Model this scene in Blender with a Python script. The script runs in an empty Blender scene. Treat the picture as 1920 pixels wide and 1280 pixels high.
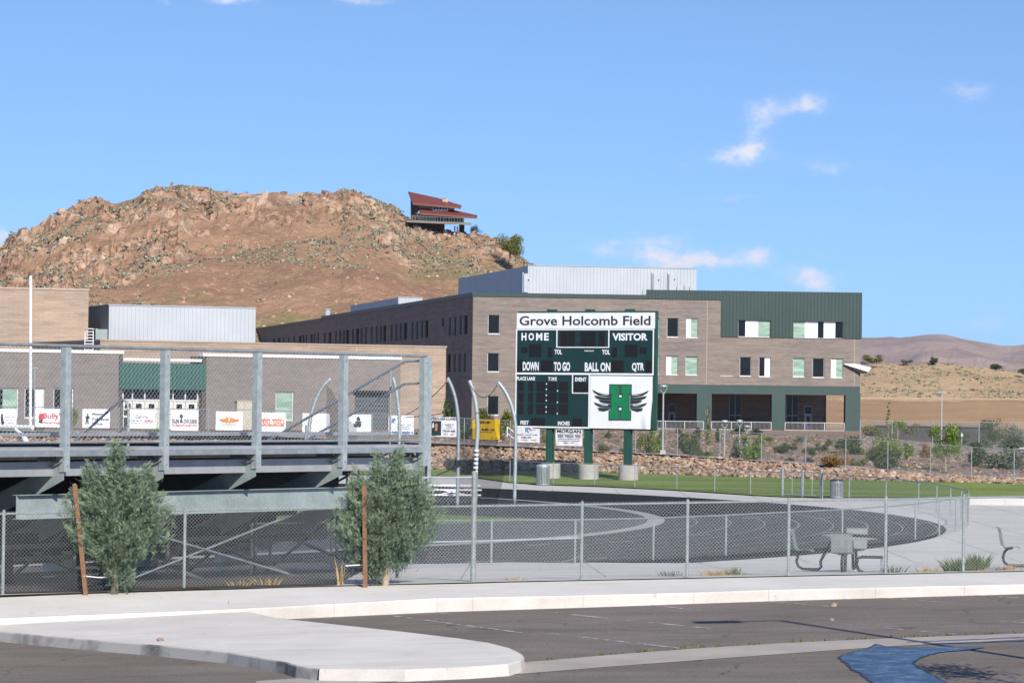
import bpy, math, random
from mathutils import Vector, Matrix, noise
R = random.Random(7)
SC = bpy.context.scene
COL = SC.collection
# ------------------------------------------------------------------ camera
CZ = 4.3; FPX = 5800.0
PITCH = math.atan((747 - 640) / FPX); ROLL = math.atan(0.012)
_f = Vector((0, math.cos(PITCH), math.sin(PITCH)))
_u0 = Vector((0, -math.sin(PITCH), math.cos(PITCH))); _r0 = Vector((1, 0, 0))
_r = _r0 * math.cos(ROLL) + _u0 * math.sin(ROLL)
_u = _u0 * math.cos(ROLL) - _r0 * math.sin(ROLL)
CAM = Vector((0, 0, CZ))
cd = bpy.data.cameras.new('camera'); cam = bpy.data.objects.new('camera', cd); COL.objects.link(cam)
cam.matrix_world = Matrix(((_r.x, _u.x, -_f.x, 0), (_r.y, _u.y, -_f.y, 0), (_r.z, _u.z, -_f.z, CZ), (0, 0, 0, 1)))
cd.sensor_width = 36; cd.lens = 36 * FPX / 1920; cd.clip_start = 1; cd.clip_end = 40000
SC.camera = cam
def ray(px, py): return _f + _r * ((px - 960) / FPX) + _u * ((640 - py) / FPX)
def P(px, py, d):                      # a point on the sight line of a photo pixel at distance d
    v = ray(px, py); return CAM + v * (d / v.y)
def G(px, py, z=0.0):                  # where that sight line meets level z
    v = ray(px, py); return CAM + v * ((z - CZ) / v.z)
# ------------------------------------------------------------------ light
SUN_EL = math.radians(33); SUN_AZ = math.atan2(0.32, -0.947)
to_sun = Vector((math.sin(SUN_AZ) * math.cos(SUN_EL), math.cos(SUN_AZ) * math.cos(SUN_EL), math.sin(SUN_EL)))
sl = bpy.data.lights.new('sun', 'SUN'); sl.energy = 4.2; sl.angle = math.radians(0.5); sl.color = (1, 0.935, 0.84)
so = bpy.data.objects.new('sun', sl); COL.objects.link(so); so.rotation_euler = (-to_sun).to_track_quat('-Z', 'Y').to_euler()
SC.view_settings.view_transform = 'Standard'; SC.view_settings.look = 'None'
SC.view_settings.exposure = 0.5; SC.view_settings.gamma = 1
SKY_STR = 0.125
W = bpy.data.worlds.new('World'); SC.world = W; W.use_nodes = True
def world():
    nt = W.node_tree; N = nt.nodes; N.clear(); L = nt.links
    out = N.new('ShaderNodeOutputWorld'); bg = N.new('ShaderNodeBackground'); sky = N.new('ShaderNodeTexSky')
    sky.sky_type = 'NISHITA'; sky.sun_disc = False; sky.sun_elevation = SUN_EL; sky.sun_rotation = SUN_AZ
    sky.air_density = 1.0; sky.dust_density = 0.0; sky.ozone_density = 5.0; sky.altitude = 1400
    tc0 = N.new('ShaderNodeTexCoord'); mp0 = N.new('ShaderNodeMapping'); mp0.inputs['Location'].default_value = (0, 0, .13); mp0.inputs['Scale'].default_value = (1, 1, 1.25); L.new(tc0.outputs['Generated'], mp0.inputs[0]); L.new(mp0.outputs[0], sky.inputs['Vector'])
    bg.inputs[1].default_value = SKY_STR
    def mth(op, a, b=None, c=None):
        n = N.new('ShaderNodeMath'); n.operation = op
        for i, q in enumerate((a, b, c)):
            if q is None: continue
            if isinstance(q, (int, float)): n.inputs[i].default_value = q
            else: L.new(q, n.inputs[i])
        return n.outputs[0]
    tc = N.new('ShaderNodeTexCoord'); sp = N.new('ShaderNodeSeparateXYZ'); L.new(tc.outputs['Generated'], sp.inputs[0])
    a = mth('DIVIDE', sp.outputs[0], sp.outputs[1]); b = mth('DIVIDE', sp.outputs[2], sp.outputs[1])
    cb = N.new('ShaderNodeCombineXYZ'); L.new(a, cb.inputs[0]); L.new(b, cb.inputs[1])
    def nz(scale, detail, off=0.0):
        mp = N.new('ShaderNodeMapping'); L.new(cb.outputs[0], mp.inputs[0]); mp.inputs['Location'].default_value = (off, off * .7, 0)
        mp.inputs['Scale'].default_value = (1, 1.6, 1)
        n = N.new('ShaderNodeTexNoise'); n.inputs['Scale'].default_value = scale; n.inputs['Detail'].default_value = detail
        n.inputs['Roughness'].default_value = .62; L.new(mp.outputs[0], n.inputs['Vector']); return n.outputs[0]
    n1 = nz(60, 6); n2 = nz(42, 5, 3.1); n3 = nz(110, 7, 1.7)
    aw = mth('ADD', a, mth('MULTIPLY', mth('SUBTRACT', n1, .5), .022)); bw = mth('ADD', b, mth('MULTIPLY', mth('SUBTRACT', n2, .5), .013))
    tot = None
    for (px, py, rx, ry, s) in [(1395, 290, 48, 20, .75), (1408, 268, 18, 22, .5), (1425, 222, 22, 20, .6), (1470, 205, 50, 14, .5), (1525, 190, 36, 16, .5), (1550, 305, 36, 14, .45),
            (1288, 308, 10, 7, .5), (1815, 168, 42, 14, .5), (1262, 487, 52, 17, 1.15), (1335, 489, 26, 11, .75), (1140, 466, 44, 13, .55), (1245, 450, 45, 16, .55), (1410, 485, 34, 16, .75),
            (1518, 520, 40, 16, .9), (1830, 608, 50, 12, .4), (8, 445, 26, 18, .8), (430, 5, 36, 10, .55), (680, 3, 60, 9, .5), (318, 8, 20, 8, .35), (1655, 360, 16, 10, .35), (1370, 378, 60, 8, .3)]:
        v = ray(px, py); ca = v.x / v.y; cbb = v.z / v.y
        da = mth('DIVIDE', mth('SUBTRACT', aw, ca), rx / FPX * 1.25); db = mth('DIVIDE', mth('SUBTRACT', bw, cbb), ry / FPX * 1.25)
        g = mth('MULTIPLY', mth('EXPONENT', mth('MULTIPLY', mth('ADD', mth('MULTIPLY', da, da), mth('MULTIPLY', db, db)), -1)), s)
        tot = g if tot is None else mth('ADD', tot, g)
    k = mth('MULTIPLY', tot, mth('ADD', mth('MULTIPLY', n3, 2.6), -.55))
    mr = N.new('ShaderNodeMapRange'); L.new(k, mr.inputs[0]); mr.inputs[1].default_value = .05; mr.inputs[2].default_value = .95; mr.interpolation_type = 'SMOOTHSTEP'
    mk = mth('MULTIPLY', mr.outputs[0], mth('GREATER_THAN', sp.outputs[1], 0.0))
    hs = N.new('ShaderNodeHueSaturation'); hs.inputs['Hue'].default_value = .500; hs.inputs['Saturation'].default_value = 1.0; hs.inputs['Value'].default_value = 1.0; L.new(sky.outputs[0], hs.inputs['Color']); L.new(hs.outputs[0], bg.inputs[0])
    bc = N.new('ShaderNodeBackground'); bc.inputs[0].default_value = (.78, .80, .92, 1); bc.inputs[1].default_value = .76
    mx = N.new('ShaderNodeMixShader'); L.new(mk, mx.inputs[0]); L.new(bg.outputs[0], mx.inputs[1]); L.new(bc.outputs[0], mx.inputs[2]); L.new(mx.outputs[0], out.inputs[0])
world()
# ------------------------------------------------------------------ materials
def newmat(name):
    m = bpy.data.materials.new(name); m.use_nodes = True; nt = m.node_tree
    return m, nt, nt.nodes['Principled BSDF']
def noise_node(nt, scale, detail=4, rough=.6, coord='Object', sc=(1, 1, 1)):
    tc = nt.nodes.new('ShaderNodeTexCoord'); mp = nt.nodes.new('ShaderNodeMapping'); mp.inputs['Scale'].default_value = sc
    nt.links.new(tc.outputs[coord], mp.inputs[0])
    n = nt.nodes.new('ShaderNodeTexNoise'); n.inputs['Scale'].default_value = scale; n.inputs['Detail'].default_value = detail; n.inputs['Roughness'].default_value = rough
    nt.links.new(mp.outputs[0], n.inputs['Vector']); return n.outputs[0]
def ramp(nt, fac, stops):
    r = nt.nodes.new('ShaderNodeValToRGB'); nt.links.new(fac, r.inputs[0]); e = r.color_ramp.elements
    while len(e) < len(stops): e.new(.5)
    for i, (p, c) in enumerate(stops): e[i].position = p; e[i].color = (c[0], c[1], c[2], 1)
    return r.outputs[0]
def mixc(nt, fac, a, b, mode='MIX'):
    m = nt.nodes.new('ShaderNodeMix'); m.data_type = 'RGBA'; m.blend_type = mode
    for i, v in ((0, fac), (6, a), (7, b)):
        if isinstance(v, (int, float)): m.inputs[i].default_value = v
        elif isinstance(v, tuple): m.inputs[i].default_value = (v[0], v[1], v[2], 1)
        else: nt.links.new(v, m.inputs[i])
    return m.outputs[2]
def bump(nt, bs, h, dist, strength=1.0):
    b = nt.nodes.new('ShaderNodeBump'); b.inputs['Distance'].default_value = dist; b.inputs['Strength'].default_value = strength
    nt.links.new(h, b.inputs['Height']); nt.links.new(b.outputs[0], bs.inputs['Normal'])
def mat(name, c, rough=.7, metal=0.0, c2=None, scale=3.0, lo=.35, hi=.65, fine=0.0, fscale=60, bmp=0.0, bscale=40, spec=.5, sc=(1, 1, 1), coord='Object'):
    m, nt, bs = newmat(name)
    bs.inputs['Roughness'].default_value = rough; bs.inputs['Metallic'].default_value = metal; bs.inputs['Specular IOR Level'].default_value = spec
    if c2 is None: c2 = tuple(x * .82 for x in c)
    col = ramp(nt, noise_node(nt, scale, 5, .62, coord, sc), [(lo, c2), (hi, c)])
    if fine > 0:
        f = noise_node(nt, fscale, 2, .7, coord)
        g = ramp(nt, f, [(.3, (1 - fine,) * 3), (.7, (1 + fine,) * 3)])
        col = mixc(nt, 1.0, col, g, 'MULTIPLY')
    nt.links.new(col, bs.inputs['Base Color'])
    if bmp > 0: bump(nt, bs, noise_node(nt, bscale, 4, .65, coord), bmp)
    return m
def brickmat(name, c1, c2, mortar, bw=.6, rh=.2, streak=(.7, 1.25)):
    m, nt, bs = newmat(name); bs.inputs['Roughness'].default_value = .9; bs.inputs['Specular IOR Level'].default_value = .2
    tc = nt.nodes.new('ShaderNodeTexCoord'); b = nt.nodes.new('ShaderNodeTexBrick'); nt.links.new(tc.outputs['UV'], b.inputs['Vector'])
    b.inputs['Color1'].default_value = (*c1, 1); b.inputs['Color2'].default_value = (*c2, 1); b.inputs['Mortar'].default_value = (*mortar, 1)
    b.inputs['Scale'].default_value = 1; b.inputs['Brick Width'].default_value = bw; b.inputs['Row Height'].default_value = rh
    b.inputs['Mortar Size'].default_value = .012; b.inputs['Bias'].default_value = 0
    s1 = ramp(nt, noise_node(nt, 1.0, 4, .7, 'UV', (.22, 2.6, 1)), [(.36, (streak[0],) * 3), (.5, (1, 1, 1)), (.66, (streak[1],) * 3)])
    s2 = ramp(nt, noise_node(nt, .25, 3, .5, 'UV'), [(.3, (.9, .9, .92)), (.7, (1.08, 1.05, 1.02))])
    col = mixc(nt, 1.0, mixc(nt, 1.0, b.outputs['Color'], s1, 'MULTIPLY'), s2, 'MULTIPLY')
    nt.links.new(col, bs.inputs['Base Color']); bump(nt, bs, b.outputs['Fac'], -.01); return m
def leafmat(name, a, b, c=None, tr=.15):
    m, nt, bs = newmat(name); bs.inputs['Roughness'].default_value = .75; bs.inputs['Specular IOR Level'].default_value = .2
    g = nt.nodes.new('ShaderNodeNewGeometry'); col = ramp(nt, g.outputs['Random Per Island'], [(0, a), (.6, b), (1, c or b)])
    n = ramp(nt, noise_node(nt, 2.5, 3), [(.3, (.75, .75, .75)), (.7, (1.2, 1.2, 1.15))]); col = mixc(nt, 1.0, col, n, 'MULTIPLY')
    nt.links.new(col, bs.inputs['Base Color'])
    t = nt.nodes.new('ShaderNodeBsdfTranslucent'); nt.links.new(col, t.inputs[0]); mx = nt.nodes.new('ShaderNodeMixShader'); mx.inputs[0].default_value = tr
    o = nt.nodes['Material Output']; nt.links.new(bs.outputs[0], mx.inputs[1]); nt.links.new(t.outputs[0], mx.inputs[2]); nt.links.new(mx.outputs[0], o.inputs[0]); return m
def linkmat(name, c, pitch=.072, wire=.17, metal=.3):     # woven diagonal wire: open between the strands
    m, nt, bs = newmat(name); bs.inputs['Base Color'].default_value = (*c, 1); bs.inputs['Roughness'].default_value = .5; bs.inputs['Metallic'].default_value = metal
    tc = nt.nodes.new('ShaderNodeTexCoord'); sp = nt.nodes.new('ShaderNodeSeparateXYZ'); nt.links.new(tc.outputs['UV'], sp.inputs[0])
    def mth(op, a, b=None):
        n = nt.nodes.new('ShaderNodeMath'); n.operation = op
        for i, q in enumerate((a, b)):
            if q is None: continue
            if isinstance(q, (int, float)): n.inputs[i].default_value = q
            else: nt.links.new(q, n.inputs[i])
        return n.outputs[0]
    fa = mth('FRACT', mth('DIVIDE', mth('ADD', sp.outputs[0], sp.outputs[1]), pitch)); fb = mth('FRACT', mth('DIVIDE', mth('SUBTRACT', sp.outputs[0], sp.outputs[1]), pitch))
    k = mth('MAXIMUM', mth('LESS_THAN', fa, wire), mth('LESS_THAN', fb, wire))
    t = nt.nodes.new('ShaderNodeBsdfTransparent'); mx = nt.nodes.new('ShaderNodeMixShader'); nt.links.new(k, mx.inputs[0])
    nt.links.new(t.outputs[0], mx.inputs[1]); nt.links.new(bs.outputs[0], mx.inputs[2]); nt.links.new(mx.outputs[0], nt.nodes['Material Output'].inputs[0]); return m
MT = {}
MT['galv'] = mat('galvanised_steel', (.46, .51, .51), .5, .4, (.34, .385, .39), 7, fine=.14, fscale=45)
MT['galvp'] = mat('fence_post_zinc', (.33, .36, .36), .5, .35, (.24, .27, .27), 9, fine=.15, fscale=40)
MT['galv_d'] = mat('weathered_galvanised', (.36, .39, .41), .55, .5, (.27, .30, .32), 5)
MT['wire'] = mat('fence_wire', (.50, .53, .53), .5, .45, (.40, .43, .44), 10)
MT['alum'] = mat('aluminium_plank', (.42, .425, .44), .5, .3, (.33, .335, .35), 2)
MT['alumd'] = mat('stand_shade_dark_tube', (.035, .034, .033), .8, .0, (.018, .018, .018), 2)  # near-black puts the shade beneath the stand into its metal; also the dark rack tube
MT['gsteel'] = mat('grey_painted_steel', (.32, .375, .375), .55, .15, (.235, .285, .285), 2.2, .3, .7, fine=.14, fscale=25)
MT['white'] = mat('white_paint', (.80, .80, .82), .5, 0, (.70, .70, .72), 2)
MT['whitevinyl'] = mat('white_vinyl', (.80, .80, .84), .55, 0, (.72, .72, .76), 1.2)
MT['concrete'] = mat('pale_concrete', (.65, .62, .575), .92, 0, (.55, .525, .485), .45, fine=.07, fscale=50, bmp=.004)
MT['kerbc'] = mat('kerb_concrete', (.60, .56, .53), .92, 0, (.52, .48, .45), 1.1, fine=.05)
def conc(name, c, c2, scale):
    m, nt, bs = newmat(name); bs.inputs['Roughness'].default_value = .93; bs.inputs['Specular IOR Level'].default_value = .3
    col = ramp(nt, noise_node(nt, scale, 6, .65), [(.34, c2), (.62, c)])
    s = ramp(nt, noise_node(nt, .8, 5, .7, 'Object', (.35, 1.6, 1)), [(.55, (1, 1, 1)), (.75, (.86, .85, .83))]); col = mixc(nt, 1.0, col, s, 'MULTIPLY')
    p = ramp(nt, noise_node(nt, 3.5, 3, .6), [(.66, (1, 1, 1)), (.72, (.80, .78, .76))]); col = mixc(nt, 1.0, col, p, 'MULTIPLY')
    g = ramp(nt, noise_node(nt, 45, 2, .7), [(.3, (.92, .92, .92)), (.7, (1.07, 1.07, 1.07))]); col = mixc(nt, 1.0, col, g, 'MULTIPLY')
    nt.links.new(col, bs.inputs['Base Color']); bump(nt, bs, noise_node(nt, 40, 4, .7), .004); return m
MT['concrete'] = conc('pale_concrete', (.67, .64, .595), (.56, .535, .495), .5)
MT['apron'] = conc('apron_concrete', (.56, .545, .52), (.47, .455, .43), .25)
MT['walk'] = conc('sidewalk_concrete', (.665, .64, .605), (.575, .555, .52), .4)
MT['kerbc'] = conc('kerb_concrete', (.60, .565, .53), (.51, .475, .44), 1.2)
MT['stainc'] = mat('stained_kerb', (.42, .41, .39), .92, 0, (.13, .13, .125), 1.1, .36, .56, fine=.1)
MT['apron'] = mat('apron_concrete', (.54, .525, .50), .92, 0, (.46, .445, .42), .25, fine=.05)
MT['pier'] = mat('pier_concrete', (.44, .42, .39), .9, 0, (.34, .32, .30), 2.2, fine=.08)
def asphalt():
    m, nt, bs = newmat('parking_asphalt'); bs.inputs['Roughness'].default_value = .95; bs.inputs['Specular IOR Level'].default_value = .25
    col = ramp(nt, noise_node(nt, .35, 6, .65, 'Object', (1, 2.2, 1)), [(.32, (.140, .118, .104)), (.55, (.190, .163, .146)), (.7, (.212, .186, .168))])
    st = ramp(nt, noise_node(nt, .55, 4, .7, 'Object', (.5, 1.6, 1)), [(.60, (1, 1, 1)), (.74, (.72, .72, .73))]); col = mixc(nt, 1.0, col, st, 'MULTIPLY')
    f = ramp(nt, noise_node(nt, 26, 3, .8), [(.28, (.62, .62, .62)), (.5, (1, 1, 1)), (.72, (1.45, 1.42, 1.4))]); col = mixc(nt, 1.0, col, f, 'MULTIPLY')
    tc = nt.nodes.new('ShaderNodeTexCoord'); nz = nt.nodes.new('ShaderNodeTexNoise'); nz.inputs['Scale'].default_value = 1.2; nz.inputs['Detail'].default_value = 5; nt.links.new(tc.outputs['Object'], nz.inputs['Vector'])
    ad = nt.nodes.new('ShaderNodeMixRGB'); ad.blend_type = 'ADD'; ad.inputs[0].default_value = .8; nt.links.new(tc.outputs['Object'], ad.inputs[1]); nt.links.new(nz.outputs['Color'], ad.inputs[2])
    v = nt.nodes.new('ShaderNodeTexVoronoi'); v.feature = 'DISTANCE_TO_EDGE'; v.inputs['Scale'].default_value = .22; nt.links.new(ad.outputs[0], v.inputs['Vector'])
    k = ramp(nt, v.outputs['Distance'], [(.0, (.45, .45, .45)), (.006, (1, 1, 1))]); k2 = ramp(nt, noise_node(nt, .3, 2), [(.45, (0, 0, 0)), (.55, (1, 1, 1))])
    col = mixc(nt, k2, col, mixc(nt, 1.0, col, k, 'MULTIPLY')); nt.links.new(col, bs.inputs['Base Color']); bump(nt, bs, noise_node(nt, 60, 4, .7), .006); return m
MT['asph'] = asphalt()
MT['track'] = mat('track_rubber', (.019, .019, .021), .95, 0, (.012, .012, .014), .35, fine=.25, fscale=20, spec=.1)
MT['dzone'] = mat('infield_rubber', (.055, .060, .062), .92, 0, (.042, .046, .048), .5, fine=.2, fscale=20, spec=.2)
MT['kerbband'] = mat('grey_track_curb', (.33, .32, .30), .9, 0, (.27, .26, .25), .8)
MT['lane'] = mat('lane_line_paint', (.26, .26, .26), .85, 0, (.10, .10, .10), 2.0, .3, .65)
MT['line'] = mat('white_line_paint', (.62, .62, .62), .8, 0, (.25, .25, .25), 2.0, .38, .6)
MT['turf'] = mat('field_turf', (.13, .19, .03), .95, 0, (.09, .15, .025), .5, fine=.2)
MT['grass'] = mat('lawn_grass', (.195, .25, .062), .95, 0, (.115, .165, .042), .16, .38, .62, fine=.35, fscale=7, spec=.2, sc=(.5, 1.4, 1))
MT['dirt'] = mat('bare_dirt', (.075, .06, .05), .95, 0, (.04, .034, .03), 1.2, fine=.2)  # soil colour lowered to carry the shade under the stand
MT['earth'] = mat('dry_earth', (.30, .20, .13), .95, 0, (.22, .145, .09), .05, fine=.15, fscale=2)
MT['bark'] = mat('bark_mulch', (.30, .215, .165), .95, 0, (.17, .115, .09), 1.6, fine=.45, fscale=5, bmp=.1, bscale=4)
MT['road'] = mat('grey_road', (.26, .25, .25), .95, 0, (.21, .20, .20), .3)
MT['brick'] = brickmat('tan_block', (.250, .215, .193), (.215, .183, .163), (.235, .203, .182), streak=(.84, 1.12))
MT['brickl'] = brickmat('pale_tan_block', (.40, .315, .245), (.35, .27, .21), (.36, .29, .23), .8, .2, (.84, 1.1))
MT['brickg'] = brickmat('grey_block', (.235, .205, .19), (.20, .175, .165), (.26, .24, .225), .4, .2, (.92, 1.06))
MT['green'] = mat('green_metal_cladding', (.026, .055, .051), .5, .1, (.022, .047, .044), .4)
MT['greenp'] = mat('green_panel', (.029, .063, .058), .55, 0, (.024, .055, .050), .4)
MT['bgreen'] = mat('scoreboard_green', (.006, .034, .034), .5, 0, (.005, .029, .029), .8)
MT['pgreen'] = mat('green_post_paint', (.020, .075, .058), .5, 0, (.015, .06, .047), 2)
MT['black'] = mat('black_display', (.008, .007, .007), .5, 0, (.006, .005, .005), 3)
MT['black2'] = mat('dark_rubber_coat', (.018, .018, .02), .45, 0, (.014, .014, .016), 5)
MT['mwhite'] = mat('white_ribbed_metal', (.43, .46, .50), .6, .0, (.39, .42, .46), .3)
MT['rib'] = mat('ribbed_metal_seam', (.33, .36, .40), .6, .0, (.30, .33, .37), .3)
MT['roofm'] = mat('grey_roof', (.2, .2, .21), .9)
MT['glass'] = mat('dark_glass', (.012, .013, .013), .08, 0, (.008, .009, .009), .6, spec=.22)
MT['blind'] = mat('green_tint_blind', (.34, .47, .38), .35, 0, (.13, .24, .18), .9, .3, .62, sc=(.5, .5, 3))
MT['blindw'] = mat('white_blind', (.78, .78, .80), .5, 0, (.72, .72, .75), 1)
MT['louvre'] = mat('grey_window_panel', (.20, .22, .25), .4, 0, (.15, .17, .20), .6)
MT['frame'] = mat('window_frame', (.62, .62, .62), .5, .1)
MT['railw'] = mat('railing_paint', (.50, .50, .50), .6)
MT['dframe'] = mat('dark_window_frame', (.06, .065, .07), .5, .1)
MT['rust'] = mat('rusty_stake', (.24, .125, .065), .85, 0, (.16, .078, .04), 8, fine=.15)
MT['wood'] = mat('bark_wood', (.22, .15, .10), .9, 0, (.14, .095, .065), 9, bmp=.01)
MT['woodl'] = mat('pale_trunk', (.40, .33, .24), .9, 0, (.28, .22, .15), 9)
MT['steelblue'] = mat('perforated_steel', (.27, .30, .305), .6, .1, (.22, .245, .25), 6)
MT['yellow'] = mat('yellow_vinyl', (.72, .46, .010), .5, 0, (.62, .39, .008), 1.5)
MT['ink'] = mat('black_ink', (.03, .035, .04), .6); MT['red'] = mat('red_ink', (.55, .06, .05), .6); MT['orange'] = mat('orange_ink', (.75, .17, .04), .6)
MT['gold'] = mat('gold_ink', (.65, .38, .05), .6); MT['blue'] = mat('blue_ink', (.10, .22, .45), .6); MT['greyink'] = mat('grey_ink', (.30, .30, .32), .6)
MT['dkgreen'] = mat('dark_green_ink', (.008, .05, .04), .6); MT['hgreen'] = mat('letter_green', (.006, .20, .075), .5, 0, (.005, .165, .06), 2)
MT['skin'] = mat('printed_skin', (.45, .26, .19), .6); MT['hair'] = mat('printed_hair', (.06, .03, .02), .6)
MT['redroof'] = mat('red_metal_roof', (.205, .050, .036), .55, 0, (.17, .042, .031), .6)
MT['brownwall'] = mat('brown_siding', (.10, .04, .03), .8); MT['cream'] = mat('cream_stucco', (.50, .39, .31), .85)
MT['deck'] = mat('deck_timber', (.22, .20, .17), .85)
MT['rock'] = mat('riprap_stone', (.50, .335, .235), .9, 0, (.22, .12, .08), 2.5, .3, .7, fine=.15, fscale=8)
def riprapmat():
    m, nt, bs = newmat('riprap_rock'); bs.inputs['Roughness'].default_value = .92
    g = nt.nodes.new('ShaderNodeNewGeometry'); col = ramp(nt, g.outputs['Random Per Island'], [(0, (.15, .09, .065)), (.3, (.27, .175, .12)), (.65, (.34, .24, .17)), (.9, (.38, .29, .22)), (1, (.48, .41, .34))])
    nt.links.new(col, bs.inputs['Base Color']); return m
MT['riprap'] = riprapmat()
MT['jun'] = leafmat('juniper_foliage', (.085, .13, .095), (.165, .23, .16), (.25, .325, .22), .15)
MT['jun_tip'] = leafmat('juniper_tip_foliage', (.20, .27, .18), (.30, .375, .25), (.42, .48, .32), .2)  # paler foliage for the outer sprays at the branch tips
MT['l_dark'] = leafmat('dark_shrub_leaf', (.035, .058, .022), (.065, .10, .038), (.10, .13, .05))
MT['l_olive'] = leafmat('olive_shrub_leaf', (.08, .10, .022), (.15, .17, .035), (.26, .24, .06))
MT['l_bright'] = leafmat('bright_leaf', (.08, .13, .02), (.15, .24, .035), (.27, .36, .07), .25)
MT['l_grey'] = leafmat('grey_green_leaf', (.075, .10, .065), (.12, .15, .095), (.18, .20, .13))
MT['l_orange'] = leafmat('orange_shrub_leaf', (.20, .10, .03), (.30, .17, .05), (.25, .20, .06))
MT['l_purple'] = leafmat('purple_shrub_leaf', (.07, .05, .06), (.13, .10, .12), (.16, .13, .14))
MT['l_sage'] = leafmat('sagebrush_leaf', (.24, .24, .17), (.33, .325, .24), (.40, .39, .30), .15)
MT['l_tan'] = leafmat('dry_grass_blade', (.40, .25, .09), (.55, .38, .16), (.62, .47, .24))
MT['l_blade'] = leafmat('green_grass_blade', (.07, .12, .03), (.14, .20, .06), (.30, .30, .13), .2)
MT['link'] = linkmat('chain_link_weave', (.45, .48, .48), .072, .075)
MT['linkd'] = linkmat('chain_link_weave_dull', (.26, .29, .30), .072, .065, .1)
def netmat():
    m, nt, bs = newmat('black_netting'); bs.inputs['Base Color'].default_value = (.012, .012, .013, 1); bs.inputs['Roughness'].default_value = .9
    t = nt.nodes.new('ShaderNodeBsdfTransparent'); mx = nt.nodes.new('ShaderNodeMixShader'); mx.inputs[0].default_value = .42
    nt.links.new(t.outputs[0], mx.inputs[1]); nt.links.new(bs.outputs[0], mx.inputs[2]); nt.links.new(mx.outputs[0], nt.nodes['Material Output'].inputs[0]); return m
MT['net'] = netmat(); MT['perf'] = linkmat('perforated_metal', (.27, .30, .305), .034, .30, .1)
def watermat():
    m, nt, bs = newmat('wet_asphalt'); bs.inputs['Base Color'].default_value = (.008, .018, .045, 1); bs.inputs['Specular IOR Level'].default_value = .6
    r = ramp(nt, noise_node(nt, 2.2, 5, .7), [(.3, (.16,) * 3), (.7, (.42,) * 3)]); nt.links.new(r, bs.inputs['Roughness'])
    bump(nt, bs, noise_node(nt, 30, 3, .6), .002); return m
MT['water'] = watermat()
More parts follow.
